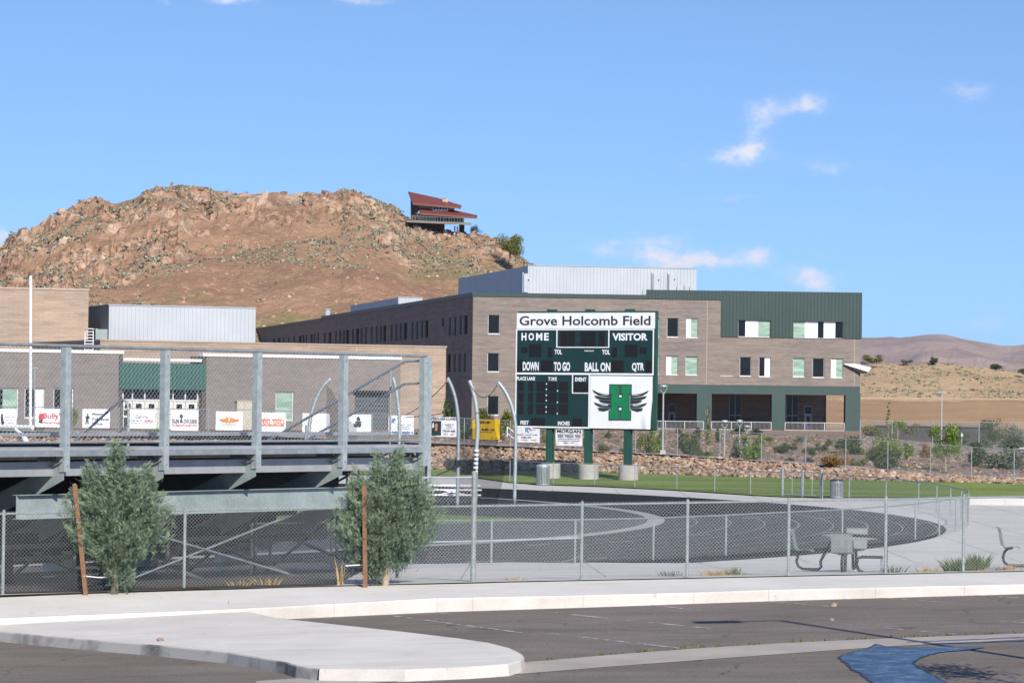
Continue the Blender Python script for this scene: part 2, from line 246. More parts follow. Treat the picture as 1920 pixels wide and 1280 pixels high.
# ------------------------------------------------------------------ mesh builder
ORI = {}
class MB:
    def __init__(s): s.v = []; s.f = []
    def add(s, vs, fs):
        o = len(s.v); s.v += [Vector(q) for q in vs]; s.f += [tuple(i + o for i in f) for f in fs]; return s
    def par(s, o, a, b, c):            # parallelepiped from a corner and three edges
        o, a, b, c = Vector(o), Vector(a), Vector(b), Vector(c)
        vs = [o, o + a, o + a + b, o + b, o + c, o + a + c, o + a + b + c, o + b + c]
        fs = [(0, 3, 2, 1), (4, 5, 6, 7), (0, 1, 5, 4), (1, 2, 6, 5), (2, 3, 7, 6), (3, 0, 4, 7)]
        if a.cross(b).dot(c) < 0: fs = [tuple(reversed(f)) for f in fs]
        return s.add(vs, fs)
    def box(s, c, sx, sy, sz, rz=0):   # centre of the bottom face
        x = Vector((math.cos(rz), math.sin(rz), 0)); y = Vector((-x.y, x.x, 0)); c = Vector(c)
        return s.par(c - x * sx / 2 - y * sy / 2, x * sx, y * sy, Vector((0, 0, sz)))
    def tube(s, pts, r, n=8, cap=True):
        pts = [Vector(p) for p in pts]; rr = r if isinstance(r, (list, tuple)) else [r] * len(pts)
        o = len(s.v); m = len(pts); ref = None
        for i, p in enumerate(pts):
            d = (pts[min(i + 1, m - 1)] - pts[max(i - 1, 0)]).normalized()
            if ref is None: ref = Vector((0, 0, 1)) if abs(d.z) < .9 else Vector((0, 1, 0))
            a = d.cross(ref).normalized(); b = a.cross(d).normalized(); ref = b
            for k in range(n):
                t = 2 * math.pi * k / n + math.pi / n; s.v.append(p + (a * math.cos(t) + b * math.sin(t)) * rr[i])
        for i in range(m - 1):
            for k in range(n):
                k2 = (k + 1) % n; s.f.append((o + i * n + k, o + i * n + k2, o + (i + 1) * n + k2, o + (i + 1) * n + k))
        if cap: s.f.append(tuple(o + k for k in reversed(range(n)))); s.f.append(tuple(o + (m - 1) * n + k for k in range(n)))
        return s
    def cyl(s, c, r, h, n=24, r2=None): return s.tube([Vector(c), Vector(c) + Vector((0, 0, h))], [r, r if r2 is None else r2], n)
    def loft(s, rows):
        n = len(rows[0]); o = len(s.v)
        for r in rows: s.v += [Vector(p) for p in r]
        for i in range(len(rows) - 1):
            for j in range(n - 1): s.f.append((o + i * n + j, o + i * n + j + 1, o + (i + 1) * n + j + 1, o + (i + 1) * n + j))
        return s
    def prism(s, poly, ext):           # flat polygon pushed along ext
        poly = [Vector(p) for p in poly]; ext = Vector(ext); n = len(poly)
        nn = Vector((0, 0, 0))
        for i in range(n): nn += poly[i].cross(poly[(i + 1) % n])
        if nn.dot(ext) > 0: poly = poly[::-1]
        fs = [tuple(range(n)), tuple(reversed(range(n, 2 * n)))] + [(i, i + n, (i + 1) % n + n, (i + 1) % n) for i in range(n)]
        return s.add(poly + [p + ext for p in poly], fs)
    def face(s, poly): return s.add(poly, [tuple(range(len(poly)))])
    def build(s, name, m, parent=None, smooth=False, origin=None, local=False):
        if parent is not None: org = ORI[parent] if not local else Vector((0, 0, 0))
        elif origin is not None: org = Vector(origin)
        else:
            xs = [v.x for v in s.v]; ys = [v.y for v in s.v]; org = Vector(((min(xs) + max(xs)) / 2, (min(ys) + max(ys)) / 2, min(v.z for v in s.v)))
        me = bpy.data.meshes.new(name); me.from_pydata([v - org for v in s.v], [], s.f)
        me.materials.append(m if not isinstance(m, str) else MT[m])
        uv = me.uv_layers.new(name='UVMap').data; vs = s.v; fn = len(s.f)
        if fn < 60000:
            for p in me.polygons:
                n = p.normal
                if abs(n.z) > .8:
                    for li, vi in zip(p.loop_indices, p.vertices): w = vs[vi]; uv[li].uv = (w.x, w.y)
                else:
                    t = Vector((-n.y, n.x, 0)).normalized()
                    for li, vi in zip(p.loop_indices, p.vertices): w = vs[vi]; uv[li].uv = (w.dot(t), w.z)
        if smooth: me.polygons.foreach_set('use_smooth', [True] * fn)
        o = bpy.data.objects.new(name, me); COL.objects.link(o)
        if parent is not None:
            o.parent = parent; ORI[o] = ORI[parent]
        else:
            o.location = org; ORI[o] = org
        return o
def tag(o, label=None, cat=None, group=None, kind=None):
    if label: o['label'] = label
    if cat: o['category'] = cat
    if group: o['group'] = group
    if kind: o['kind'] = kind
    return o
def T(name, label, cat, loc, group=None):
    o = bpy.data.objects.new(name, None); o.empty_display_size = .3; COL.objects.link(o); o.location = loc; ORI[o] = Vector(loc); return tag(o, label, cat, group)
def kids(o): return [c for c in list(bpy.data.objects) if c.parent == o]
def dup(o, kd, loc, rz=0.0, sc=1.0, label=None):     # kd: {object: children}
    r = o.copy(); COL.objects.link(r); r.location = loc; r.rotation_euler = (0, 0, rz); r.scale = (sc, sc, sc) if not isinstance(sc, tuple) else sc
    if label: r['label'] = label
    for c in kd.get(o, []):
        q = c.copy(); COL.objects.link(q); q.parent = r
        for g in kd.get(c, []): h = g.copy(); COL.objects.link(h); h.parent = q
    return r
# lettering: every string is set once, then fitted where it belongs
TX = {}
def set_text(strings, bold=0.012):
    obs = []
    for st in strings:
        cu = bpy.data.curves.new('lettering', 'FONT'); cu.body = st; cu.size = 1; cu.offset = bold; cu.resolution_u = 3
        o = bpy.data.objects.new('lettering', cu); COL.objects.link(o); obs.append((st, o))
    dg = bpy.context.evaluated_depsgraph_get()
    for st, o in obs:
        me = bpy.data.meshes.new_from_object(o.evaluated_get(dg)); vs = [v.co.copy() for v in me.vertices]; fs = [tuple(p.vertices) for p in me.polygons]
        x0 = min(v.x for v in vs); x1 = max(v.x for v in vs); y0 = min(v.y for v in vs); y1 = max(v.y for v in vs)
        TX[st] = ([((v.x - x0) / (x1 - x0), (v.y - y0) / (y1 - y0)) for v in vs], fs)
        bpy.data.meshes.remove(me); cu = o.data; bpy.data.objects.remove(o); bpy.data.curves.remove(cu)
def text_into(mb, st, o, rt, up):      # o: lower left corner, rt / up: full width and height
    vs, fs = TX[st]; mb.add([Vector(o) + Vector(rt) * a + Vector(up) * b for a, b in vs], fs)
class Wall:                            # an upright plane: distance along it, height, offset outwards
    def __init__(s, A, B):
        s.A = Vector((A[0], A[1], 0)); s.e = Vector((B[0] - A[0], B[1] - A[1], 0)); s.L = s.e.length; s.e.normalize()
        s.n = Vector((s.e.y, -s.e.x, 0))
    def hit(s, px, py):
        v = ray(px, py); t = (s.A - CAM).dot(s.n) / v.dot(s.n); q = CAM + v * t; return ((q - s.A).dot(s.e), q.z)
    def p(s, a, z, off=0.0): return s.A + s.e * a + s.n * off + Vector((0, 0, z))
    def rect(s, x0, y0, x1, y1):
        a0, z1 = s.hit(x0, (y0 + y1) / 2)[0], s.hit((x0 + x1) / 2, y0)[1]; a1, z0 = s.hit(x1, (y0 + y1) / 2)[0], s.hit((x0 + x1) / 2, y1)[1]
        return min(a0, a1), max(a0, a1), z0, z1
    def box(s, mb, a0, a1, z0, z1, o0, o1): return mb.par(s.p(a0, z0, o0), s.e * (a1 - a0), s.n * (o1 - o0), Vector((0, 0, z1 - z0)))
    def holed(s, mb, a0, a1, z0, z1, holes, depth=.25, off=0.0):
        A = sorted(set([a0, a1] + [h[0] for h in holes] + [h[1] for h in holes])); Z = sorted(set([z0, z1] + [h[2] for h in holes] + [h[3] for h in holes]))
        A = [a for a in A if a0 - 1e-6 <= a <= a1 + 1e-6]; Z = [z for z in Z if z0 - 1e-6 <= z <= z1 + 1e-6]
        for i in range(len(A) - 1):
            j = 0
            while j < len(Z) - 1:
                am = (A[i] + A[i + 1]) / 2
                def inh(jj):
                    zm = (Z[jj] + Z[jj + 1]) / 2
                    return any(h[0] < am < h[1] and h[2] < zm < h[3] for h in holes)
                if inh(j): j += 1; continue
                k = j
                while k + 1 < len(Z) - 1 and not inh(k + 1): k += 1
                mb.face([s.p(A[i], Z[j], off), s.p(A[i + 1], Z[j], off), s.p(A[i + 1], Z[k + 1], off), s.p(A[i], Z[k + 1], off)]); j = k + 1
        for (b0, b1, c0, c1) in holes:
            q = [(b0, c0), (b1, c0), (b1, c1), (b0, c1)]
            for i in range(4):
                (ax, az), (bx, bz) = q[i], q[(i + 1) % 4]
                mb.face([s.p(ax, az, off), s.p(ax, az, off - depth), s.p(bx, bz, off - depth), s.p(bx, bz, off)])
def window(wl, parent, r, panes, depth=.22, frame='frame', fr=.06, name='window'):
    a0, a1, z0, z1 = r; mb = MB()
    wl.box(mb, a0, a0 + fr, z0, z1, -depth, -depth + .08); wl.box(mb, a1 - fr, a1, z0, z1, -depth, -depth + .08)
    wl.box(mb, a0 + fr, a1 - fr, z1 - fr, z1, -depth, -depth + .078); wl.box(mb, a0 + fr, a1 - fr, z0, z0 + fr * 1.4, -depth, -depth + .082)
    if frame == 'frame' and fr < .08: wl.box(mb, a0 - .03, a1 + .03, z0 - .07, z0 - .003, -depth * .5, .035)
    w = mb.build(name, frame, parent)
    for (f0, f1, k) in panes:
        m = MB(); wl.box(m, a0 + fr + (a1 - a0 - 2 * fr) * f0, a0 + fr + (a1 - a0 - 2 * fr) * f1 - .004, z0 + fr, z1 - fr, -depth - .03, -depth + (.03 if k == 'w' else .02))
        m.build('blind' if k in 'wg' else 'pane', {'d': 'glass', 'g': 'blind', 'w': 'blindw', 'l': 'louvre'}[k], w)
    return w
def interp(tab, x):
    if x <= tab[0][0]: a, b = tab[0], tab[1]
    elif x >= tab[-1][0]: a, b = tab[-2], tab[-1]
    else:
        for i in range(len(tab) - 1):
            if tab[i][0] <= x <= tab[i + 1][0]: a, b = tab[i], tab[i + 1]; break
    t = (x - a[0]) / (b[0] - a[0]); return tuple(a[k] + (b[k] - a[k]) * t for k in range(1, len(a)))
def wires(mb, A, B, h0, h1, pitch=.072, r=.0024, up=Vector((0, 0, 1)), spike=0.0, hB=None):
    # two families of slanting strands on the upright panel A-B
    A = Vector(A); B = Vector(B); e = B - A; L = e.length; e = e / L; n = e.cross(up).normalized(); h = h1 - h0; H = h + spike
    for fam in (1, -1):
        k = -int(H / pitch) - 1
        while k * pitch < L + H:
            s0 = k * pitch; k += 1
            if fam > 0: a, b = s0, s0 + H          # rises to the right
            else: a, b = s0 + H, s0
            za, zb = 0.0, H
            def clip(a, za, b, zb):
                for lim, sg in ((0, 1), (L, -1)):
                    if (a - lim) * sg < 0 and (b - lim) * sg < 0: return None
                    if (a - lim) * sg < 0: t = (lim - a) / (b - a); za += (zb - za) * t; a = lim
                    if (b - lim) * sg < 0: t = (lim - a) / (b - a); zb = za + (zb - za) * t; b = lim
                return a, za, b, zb
            c = clip(a, za, b, zb)
            if c is None or abs(c[3] - c[1]) < .01: continue
            a, za, b, zb = c; q = A + e * a + up * (h0 + za) + n * (.002 * fam); w = A + e * b + up * (h0 + zb) + n * (.002 * fam)
            nseg = max(1, int((w - q).length / .8))
            for i in range(nseg): mb.tube([q.lerp(w, i / nseg), q.lerp(w, (i + 1) / nseg)], r, 3, False)
# ================================================================== setting
def S(o, kind='structure'): o['kind'] = kind; return o
FB = [(-200, 1117, 56.9), (-60, 1115, 57.5), (5, 1113, 58), (345, 1102, 59.8), (887, 1089, 62), (1090, 1085, 62.4), (1288, 1081, 62.8), (1478, 1077, 63.1), (1660, 1073.5, 63.3), (1806, 1070, 63.5), (1990, 1066, 64), (2200, 1061, 64.5)]
def fb(px): py, d = interp(FB, px); return P(px, py, d)
FBX = [(fb(p[0]).x, fb(p[0]).y, fb(p[0]).z) for p in FB]
def zg(x, y):                          # ground beyond the street fence
    yf, zf = interp(FBX, max(-14, min(15, x)))
    return zf * max(0.0, 1 - max(0, y - yf) / 19.0)
def strip(name, A, B, m, sub=1):
    mb = MB(); rows = [[a.lerp(b, i / sub) for a, b in zip(A, B)] for i in range(sub + 1)]; mb.loft(rows[::-1]); return mb.build(name, m)
# wide ground sheet
mb = MB(); xs = [-16000, -400, -150, -60, 0, 60, 150, 400, 16000]
mb.loft([[Vector((x, y, z)) for x in xs] for y, z in ((-200, -1.2), (60, -1.2), (100, -.5), (150, -.35), (170, -.15), (184, .25), (235, .95), (600, 1.0), (2000, 1.0), (16000, 0.0))])
S(mb.build('ground', 'earth'))
# parking lot
def za(x): return .31 + .031 * x
mb = MB(); xs = [-40 + 4 * i for i in range(21)]
mb.loft([[Vector((x, y, za(x))) for x in xs] for y in (5, 20, 40, 63)]); S(mb.build('parking_lot', 'asph'))
def GA(px, py, dz=0.0):                # on the sloping asphalt
    v = ray(px, py); t = (.31 + dz - CZ) / (v.z - .031 * v.x); return CAM + v * t
KT = [(-200, 1163, 54), (-60, 1160, 54.6), (430, 1141, 57), (820, 1120, 58.5), (1093, 1114.5, 59), (1300, 1109.5, 59.5), (1440, 1104.5, 59.8), (1640, 1100, 60.1), (1920, 1094, 60.5), (2200, 1087, 61)]
kx = sorted(set([-1500, -800, -200, -60, 5, 345, 430, 820, 887, 1093, 1300, 1440, 1640, 1806, 1920, 2200, 2700]))
kt = [P(px, *interp(KT, px)) for px in kx]
fbp = [fb(px) + Vector((0, .25, -.01)) for px in kx]
S(strip('sidewalk', kt, fbp, MT['walk'], 2))
# kerb: face and gutter of poured lengths with open joints
mb = MB()
for i in range(len(kt) - 1):
    n = max(1, round((kt[i + 1] - kt[i]).length / 2.6)); 
    for k in range(n):
        a = kt[i].lerp(kt[i + 1], k / n); b = kt[i].lerp(kt[i + 1], (k + 1) / n); e = (b - a).normalized() * .0018; a = a + e; b = b - e
        f = Vector((0, -.16, 0)); g = Vector((0, -.20, 0)); dn = Vector((0, 0, -.5)); up = Vector((0, 0, .004)); r1 = Vector((0, -.145, .004)); r2 = Vector((0, -.165, -.03))
        mb.loft([[a + up, b + up], [a + r1, b + r1], [a + r2, b + r2], [Vector((a.x, a.y - .19, za(a.x) - .1)), Vector((b.x, b.y - .19, za(b.x) - .1))]][::-1])
S(mb.build('kerb', 'kerbc'))
# raised island
ipx = [(-80, 1168), (-60, 1163), (200, 1152), (430, 1143), (470, 1147), (520, 1158), (640, 1171), (760, 1184), (860, 1196), (915, 1204), (955, 1214), (975, 1224), (979, 1230), (972, 1238), (950, 1244), (880, 1249), (760, 1254), (600, 1253), (560, 1248), (540, 1241), (430, 1222), (300, 1209), (200, 1201), (100, 1192), (0, 1183), (-80, 1177)]
top = [GA(px, py, .17) for px, py in ipx]
ix = sum(p.x for p in top) / len(top); iy = sum(p.y for p in top) / len(top)
mb = MB(); mb.face(top[::-1]); isl = S(mb.build('island', 'concrete'))
i0 = 5; edge = top[5:18]; e2 = top[17:]
def skirt(name, pts, m):
    mb = MB(); out = []
    n = len(pts)
    for i, p in enumerate(pts):
        d = (pts[min(i + 1, n - 1)] - pts[max(i - 1, 0)]); o = Vector((d.y, -d.x, 0)).normalized(); c = Vector((ix, iy, 0)) - p
        if o.dot(c) > 0: o = -o
        out.append(o)
    mb.loft([[p + Vector((0, 0, .002)) for p in pts], [p + o * .03 + Vector((0, 0, -.015)) for p, o in zip(pts, out)], [p + o * .06 - Vector((0, 0, .3)) for p, o in zip(pts, out)]]); return S(mb.build(name, m))
def dense(pts, k=4):
    o = []
    for a, b in zip(pts, pts[1:]): o += [a.lerp(b, i / k) for i in range(k)]
    return o + [pts[-1]]
skirt('island_kerb', dense(edge), 'kerbc'); skirt('island_kerb', dense(e2), 'stainc')
# joints scored in the island
mb = MB()
for (a, b) in (((0, 1158), (430, 1146)), ((-20, 1200), (620, 1172)), ((570, 1248), (955, 1232))):
    p, q = GA(*a, .174), GA(*b, .174); d = (q - p).normalized(); s = Vector((-d.y, d.x, 0)) * .006; mb.face([p - s, q - s, q + s, p + s])
S(mb.build('island_joint', mat('joint_line', (.32, .30, .29), .95)))
# concrete drainage strip across the lot
gt = [(980, 1241), (1140, 1227), (1300, 1215), (1480, 1204), (1660, 1196), (1800, 1190.5), (1990, 1184)]; gb = [(980, 1262), (1140, 1249), (1300, 1237), (1480, 1224), (1660, 1211), (1800, 1204), (1990, 1194)]
mb = MB(); gb = [(480, 1292)] + gb; gt = [(480, 1276)] + gt
mb.loft([[GA(*p, .006) for p in gb], [GA(*p, .006) for p in gt]]); S(mb.build('gutter', mat('gutter_concrete', (.44, .39, .35), .93, 0, (.34, .30, .27), .8, fine=.08)))
# worn stall lines
def wornline():
    m, nt, bs = newmat('worn_stall_paint'); bs.inputs['Base Color'].default_value = (.55, .53, .52, 1); bs.inputs['Roughness'].default_value = .9
    k = ramp(nt, noise_node(nt, 3.2, 6, .75), [(.45, (0, 0, 0)), (.56, (1, 1, 1))]); t = nt.nodes.new('ShaderNodeBsdfTransparent'); mx = nt.nodes.new('ShaderNodeMixShader')
    nt.links.new(k, mx.inputs[0]); nt.links.new(t.outputs[0], mx.inputs[1]); nt.links.new(bs.outputs[0], mx.inputs[2]); nt.links.new(mx.outputs[0], nt.nodes['Material Output'].inputs[0]); return m
mb = MB()
for (a, b) in (((740, 1154), (1000, 1188)), ((1000, 1183), (1310, 1218)), ((1222, 1133), (1312, 1144)), ((1040, 1148), (1340, 1178)), ((1435, 1126), (1560, 1136)), ((1660, 1176), (1805, 1189)), ((1640, 1119), (1800, 1130)), ((1820, 1114), (1990, 1125)), ((1860, 1162), (2000, 1172)), ((820, 1148), (850, 1152))):
    p, q = GA(*a, .004), GA(*b, .004); d = (q - p).normalized(); s = Vector((-d.y, d.x, 0)) * .05; mb.face([p - s, q - s, q + s, p + s])
S(mb.build('stall_marking', wornline()))
# wet patch
wp = [(1570, 1232), (1582, 1225), (1600, 1220), (1625, 1214), (1642, 1206), (1665, 1211), (1700, 1213), (1740, 1212), (1780, 1211), (1848, 1213), (1815, 1218), (1785, 1220), (1760, 1223), (1738, 1229), (1722, 1236), (1714, 1243), (1722, 1251), (1738, 1258), (1752, 1266), (1770, 1275), (1800, 1292), (1650, 1292), (1640, 1282), (1622, 1272), (1612, 1262), (1597, 1255), (1588, 1246)]
rr = random.Random(3); w2 = []
for i, a in enumerate(wp):
    b = wp[(i + 1) % len(wp)]
    for k in range(5): t = k / 5; w2.append((a[0] + (b[0] - a[0]) * t + rr.uniform(-2.2, 2.2), a[1] + (b[1] - a[1]) * t + rr.uniform(-.5, .5)))
cx_ = sum(p[0] for p in w2) / len(w2); mb = MB(); mb.face([GA(*p, .008) for p in w2][::-1]); S(mb.build('damp_patch', mat('damp_asphalt', (.030, .030, .036), .45, 0, (.020, .020, .026), 2, fine=.25, fscale=28)))
q_ = [GA(*p, .012) for p in w2]; n_ = len(q_); ins = []; ar_ = sum(q_[i].x * q_[(i + 1) % n_].y - q_[(i + 1) % n_].x * q_[i].y for i in range(n_))
for i in range(n_):
    t_ = (q_[(i + 2) % n_] - q_[i - 2]); m_ = Vector((-t_.y, t_.x, 0)).normalized() * (1 if ar_ > 0 else -1); ins.append(q_[i] + m_ * Vector((.035, .12, 0)).length * (.3 + .5 * rr.random()) * .55)
mb = MB(); mb.face(ins[::-1]); S(mb.build('water', 'water'))
mb = MB()
for (a, b) in (((1700, 1203), (1990, 1191)), ((1730, 1206), (1990, 1198))):
    p, q = GA(*a, .010), GA(*b, .010); s = Vector((.0, .05, 0)); mb.face([p - s, q - s * 2, q + s * 2, p + s])
S(mb.build('water', 'water'))
# concrete apron beyond the fence
mb = MB(); xs = [-46 + 2 * i for i in range(62)]; rows = []
for k in range(56):
    y = 57 + 2.3 * k; rows.append([Vector((x, max(y, interp(FBX, max(-14, min(15, x)))[0] - .3), 0)) for x in xs])
rows = [[Vector((p.x, p.y, zg(p.x, p.y))) for p in r] for r in rows]
mb.loft(rows); S(mb.build('apron', 'apron'))
mb = MB()
for k in range(30):
    y = 66 + 3.0 * k; seg = [Vector((x, y, zg(x, y) + .004)) for x in range(-6, 48, 3)]; mb.loft([[p + Vector((0, -.02, 0)) for p in seg], [p + Vector((0, .02, 0)) for p in seg]])
for k in range(18):
    x = -4 + 3.0 * k; seg = [Vector((x, y, zg(x, y) + .0045)) for y in range(64, 150, 4)]; mb.loft([[p + Vector((.012, 0, 0)) for p in seg], [p + Vector((-.012, 0, 0)) for p in seg]])
S(mb.build('apron_joint', mat('apron_joint_line', (.22, .21, .20), .95)))
# track: centre, straight direction
TC = Vector((-31.6, 111.8, 0)); td = Vector((.6, .8, 0)); tn = Vector((.8, -.6, 0))
a0 = math.atan2(tn.y, tn.x)
def ring(r, z, n=160):
    pts = [TC + tn * r - td * 90] + [TC + tn * r - td * (90 - 10 * k) for k in range(1, 9)]
    pts += [TC + Vector((math.cos(a0 + math.pi * i / n), math.sin(a0 + math.pi * i / n), 0)) * r for i in range(n + 1)]
    pts += [TC - tn * r - td * (10 * k) for k in range(1, 10)]
    return [p + Vector((0, 0, z)) for p in pts]
def band(name, r0, r1, z, m): mb = MB(); mb.loft([ring(r1, z), ring(r0, z)]); return S(mb.build(name, m))
band('track', 37.0, 46.9, .02, 'track'); band('track_curb', 36.55, 37.15, .045, 'kerbband')
mb = MB()
for k in range(1, 9): mb.loft([ring(37.1 + k * 1.19 + .025, .025), ring(37.1 + k * 1.19 - .025, .025)])
S(mb.build('lane_line', 'lane')); mb = MB()
for (px, py, ln) in ((1010, 1021, 20), (1165, 1015, 22), (1310, 1002, 22), (1185, 922, 8), (1022, 921, 10), (1410, 970, 18), (1730, 980, 16), (1560, 997, 16), (900, 1052, 24), (1120, 1045, 20), (1545, 970, 14), (1690, 1000, 16)):
    p, q = G(px - ln, py + .6, .027), G(px + ln, py - .6, .027); s = (q - p).cross(Vector((0, 0, 1))).normalized() * .05; mb.face([p - s, p + s, q + s, q - s][::-1])
p, q = G(1640, 992, .027), G(1760, 987, .027)
S(mb.build('lane_line', 'line'))
mb = MB(); c = ring(36.6, .015); mb.face(c[::-1]); S(mb.build('infield', 'dzone'))
A = G(1040, 973, .03); mb = MB(); 
mb.face([A, A - tn * 8.6 + td * 0, A - tn * 60, A - tn * 60 - td * 90, A - td * 90]); S(mb.build('turf', 'turf'))
# dirt under the stand
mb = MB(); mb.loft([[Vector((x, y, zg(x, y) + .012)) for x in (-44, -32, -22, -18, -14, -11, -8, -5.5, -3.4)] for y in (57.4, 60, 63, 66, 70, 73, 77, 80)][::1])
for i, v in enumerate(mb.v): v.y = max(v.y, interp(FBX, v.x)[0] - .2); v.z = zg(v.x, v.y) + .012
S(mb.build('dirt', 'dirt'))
# lawn between track fence and stone bank
RB = [(-200, 876, 178), (480, 877, 176), (795, 879, 174), (965, 881.5, 171), (1120, 885, 168), (1255, 889, 166), (1465, 896, 163), (1600, 899.5, 161), (1778, 903, 159), (1920, 907, 157), (2200, 914, 154)]
RT = [(-200, 806), (0, 809), (480, 818), (795, 832), (965, 838), (1112, 847), (1255, 854), (1465, 868), (1600, 878), (1747, 892), (1920, 899), (2200, 909)]
FF = [(300, 888), (700, 890), (872, 892.5), (956, 904.5), (1037, 909), (1115, 911.5), (1190, 915), (1269, 919), (1340, 923.5), (1407, 928), (1467, 931), (1504, 932.5), (1540, 932.5), (1700, 932.5), (1920, 933.5), (2200, 935)]
px_ = [300, 480, 700, 795, 872, 956, 1037, 1115, 1190, 1269, 1340, 1407, 1467, 1540, 1660, 1778, 1920, 2200]
near = [G(px, interp(FF, px)[0] - 1.0, .05) for px in px_]; far = [P(px, *interp(RB, px)) for px in px_]
S(strip('grass', near, far, 'grass', 3))
# dark wear strips where the sprinklers miss are left to the material; stone bank
rbx = [-200, 0, 240, 480, 640, 795, 880, 965, 1040, 1120, 1190, 1255, 1360, 1465, 1600, 1690, 1778, 1850, 1920, 2200]
def rtop(px): return P(px, interp(RT, px)[0], interp(RB, px)[1] + 2.2)
bot = [P(px, *interp(RB, px)) for px in rbx]; tp = [rtop(px) for px in rbx]
S(strip('stone_bank', [b - Vector((0, 0, .1)) for b in bot], [t - Vector((0, 0, .12)) for t in tp], mat('stone_bank_soil', (.22, .14, .10), .95), 2))
def ico(c, r, rnd, sq=(1, 1, 1), jit=.25):
    t = (1 + 5 ** .5) / 2; base = [(-1, t, 0), (1, t, 0), (-1, -t, 0), (1, -t, 0), (0, -1, t), (0, 1, t), (0, -1, -t), (0, 1, -t), (t, 0, -1), (t, 0, 1), (-t, 0, -1), (-t, 0, 1)]
    fs = [(0, 11, 5), (0, 5, 1), (0, 1, 7), (0, 7, 10), (0, 10, 11), (1, 5, 9), (5, 11, 4), (11, 10, 2), (10, 7, 6), (7, 1, 8), (3, 9, 4), (3, 4, 2), (3, 2, 6), (3, 6, 8), (3, 8, 9), (4, 9, 5), (2, 4, 11), (6, 2, 10), (8, 6, 7), (9, 8, 1)]
    m = Matrix.Rotation(rnd.uniform(0, 6.3), 3, Vector((rnd.gauss(0, 1), rnd.gauss(0, 1), rnd.gauss(0, 1))).normalized())
    return [Vector(c) + Vector((q.x * sq[0], q.y * sq[1], q.z * sq[2])) for q in (m @ (Vector(b) * (r / 1.9 * rnd.uniform(1 - jit, 1 + jit))) for b in base)], fs
rnd = random.Random(11); mb = MB()
for i in range(len(rbx) - 1):
    w = (bot[i + 1] - bot[i]).length; hgt = (tp[i] - bot[i]).length
    for k in range(int(w * hgt * 75)):
        a, b = rnd.random(), rnd.random(); p = bot[i].lerp(bot[i + 1], a).lerp(tp[i].lerp(tp[i + 1], a), b)
        mb.add(*ico(p + Vector((0, 0, rnd.uniform(-.05, .07))), rnd.choice((.05, .06, .08, .10, .14)) * rnd.uniform(.8, 1.2), rnd, (1.15, 1, .8)))
o = mb.build('riprap', 'riprap'); tag(o, 'tan and rust coloured broken stones of the riprap bank behind the lawn', 'stones', kind='stuff')
# planted slope up to the school
UT = [(-200, 799, 208), (0, 800, 208), (480, 805, 214), (800, 803, 222), (886, 800, 225), (960, 802, 222), (1240, 808, 214), (1400, 810.5, 212), (1612, 815, 212), (1700, 824, 214), (1800, 836, 214), (1920, 845, 212), (2200, 860, 210)]
def slope(px, py):                     # a point of the slope seen at a pixel
    y0 = interp(RT, px)[0]; y1, d1 = interp(UT, px); d0 = interp(RB, px)[1] + 2.2; t = max(-.1, min(1.05, (y0 - py) / max(.5, y0 - y1)))
    return P(px, py, d0 + (d1 - d0) * t)
sx = [-200, 0, 240, 480, 640, 795, 850, 886, 965, 1112, 1255, 1400, 1500, 1612, 1700, 1747, 1800, 1920, 2200]
rows = [[slope(px, interp(RT, px)[0] + (interp(UT, px)[0] - interp(RT, px)[0]) * t) for px in sx] for t in (0, .2, .4, .6, .8, 1)]
rows = [[p - Vector((0, 0, .02)) for p in r] for r in rows]
mb = MB(); mb.loft(rows + [[p + Vector((0, 6, -.7)) for p in rows[-1]]]); S(mb.build('planted_slope', 'bark'))
mb = MB(); mb.loft([[slope(px, interp(RT, px)[0] - k) + Vector((0, 0, .05)) for px in sx] for k in (-.3, 3.2)]); S(mb.build('path', mat('slope_edge_concrete', (.36, .33, .31), .95, 0, (.27, .24, .22), .4)))
rnd = random.Random(77); mbs = {'l_olive': MB(), 'l_orange': MB(), 'l_dark': MB(), 'l_tan': MB()}; mst = MB()
for k in range(5200):
    px = rnd.uniform(780, 1960); y0 = interp(RT, px)[0]; y1 = interp(UT, px)[0]; t_ = rnd.random() ** .8; p = slope(px, y0 + (y1 - y0) * (.02 + .95 * t_))
    q = noise.noise(Vector((p.x / 5, p.y / 9, 1))); s = rnd.uniform(.05, .13)
    if rnd.random() < .55: mst.add(*ico(p, s * .9, rnd, (1.3, 1.3, .7), .35))
    elif q + rnd.uniform(-.2, .2) > .1:
        m_ = mbs[rnd.choice(('l_olive', 'l_olive', 'l_orange', 'l_dark', 'l_tan'))]
        for j in range(7):
            d_ = Vector((rnd.gauss(0, 1), rnd.gauss(0, 1), abs(rnd.gauss(0, 1)))).normalized(); c_ = p + d_ * s * rnd.uniform(.3, 1.4); u_ = Vector((rnd.gauss(0, 1), rnd.gauss(0, 1), rnd.gauss(0, 1))).normalized() * s * .55; w_ = u_.cross(d_).normalized() * s * .4; m_.face([c_ - u_, c_ + w_, c_ + u_, c_ - w_])
for k_, m_ in mbs.items(): tag(m_.build('ground_cover', k_), {'l_olive': 'olive weeds', 'l_orange': 'rusty weeds', 'l_dark': 'dark weeds', 'l_tan': 'dry straw tufts'}[k_] + ' scattered over the mulch of the planted slope', 'weeds', kind='stuff')
tag(mst.build('mulch_lumps', leafmat('mulch_lump', (.10, .065, .05), (.24, .165, .125), (.40, .31, .25), 0)), 'brown mulch lumps and pebbles strewn over the planted slope', 'mulch', kind='stuff')
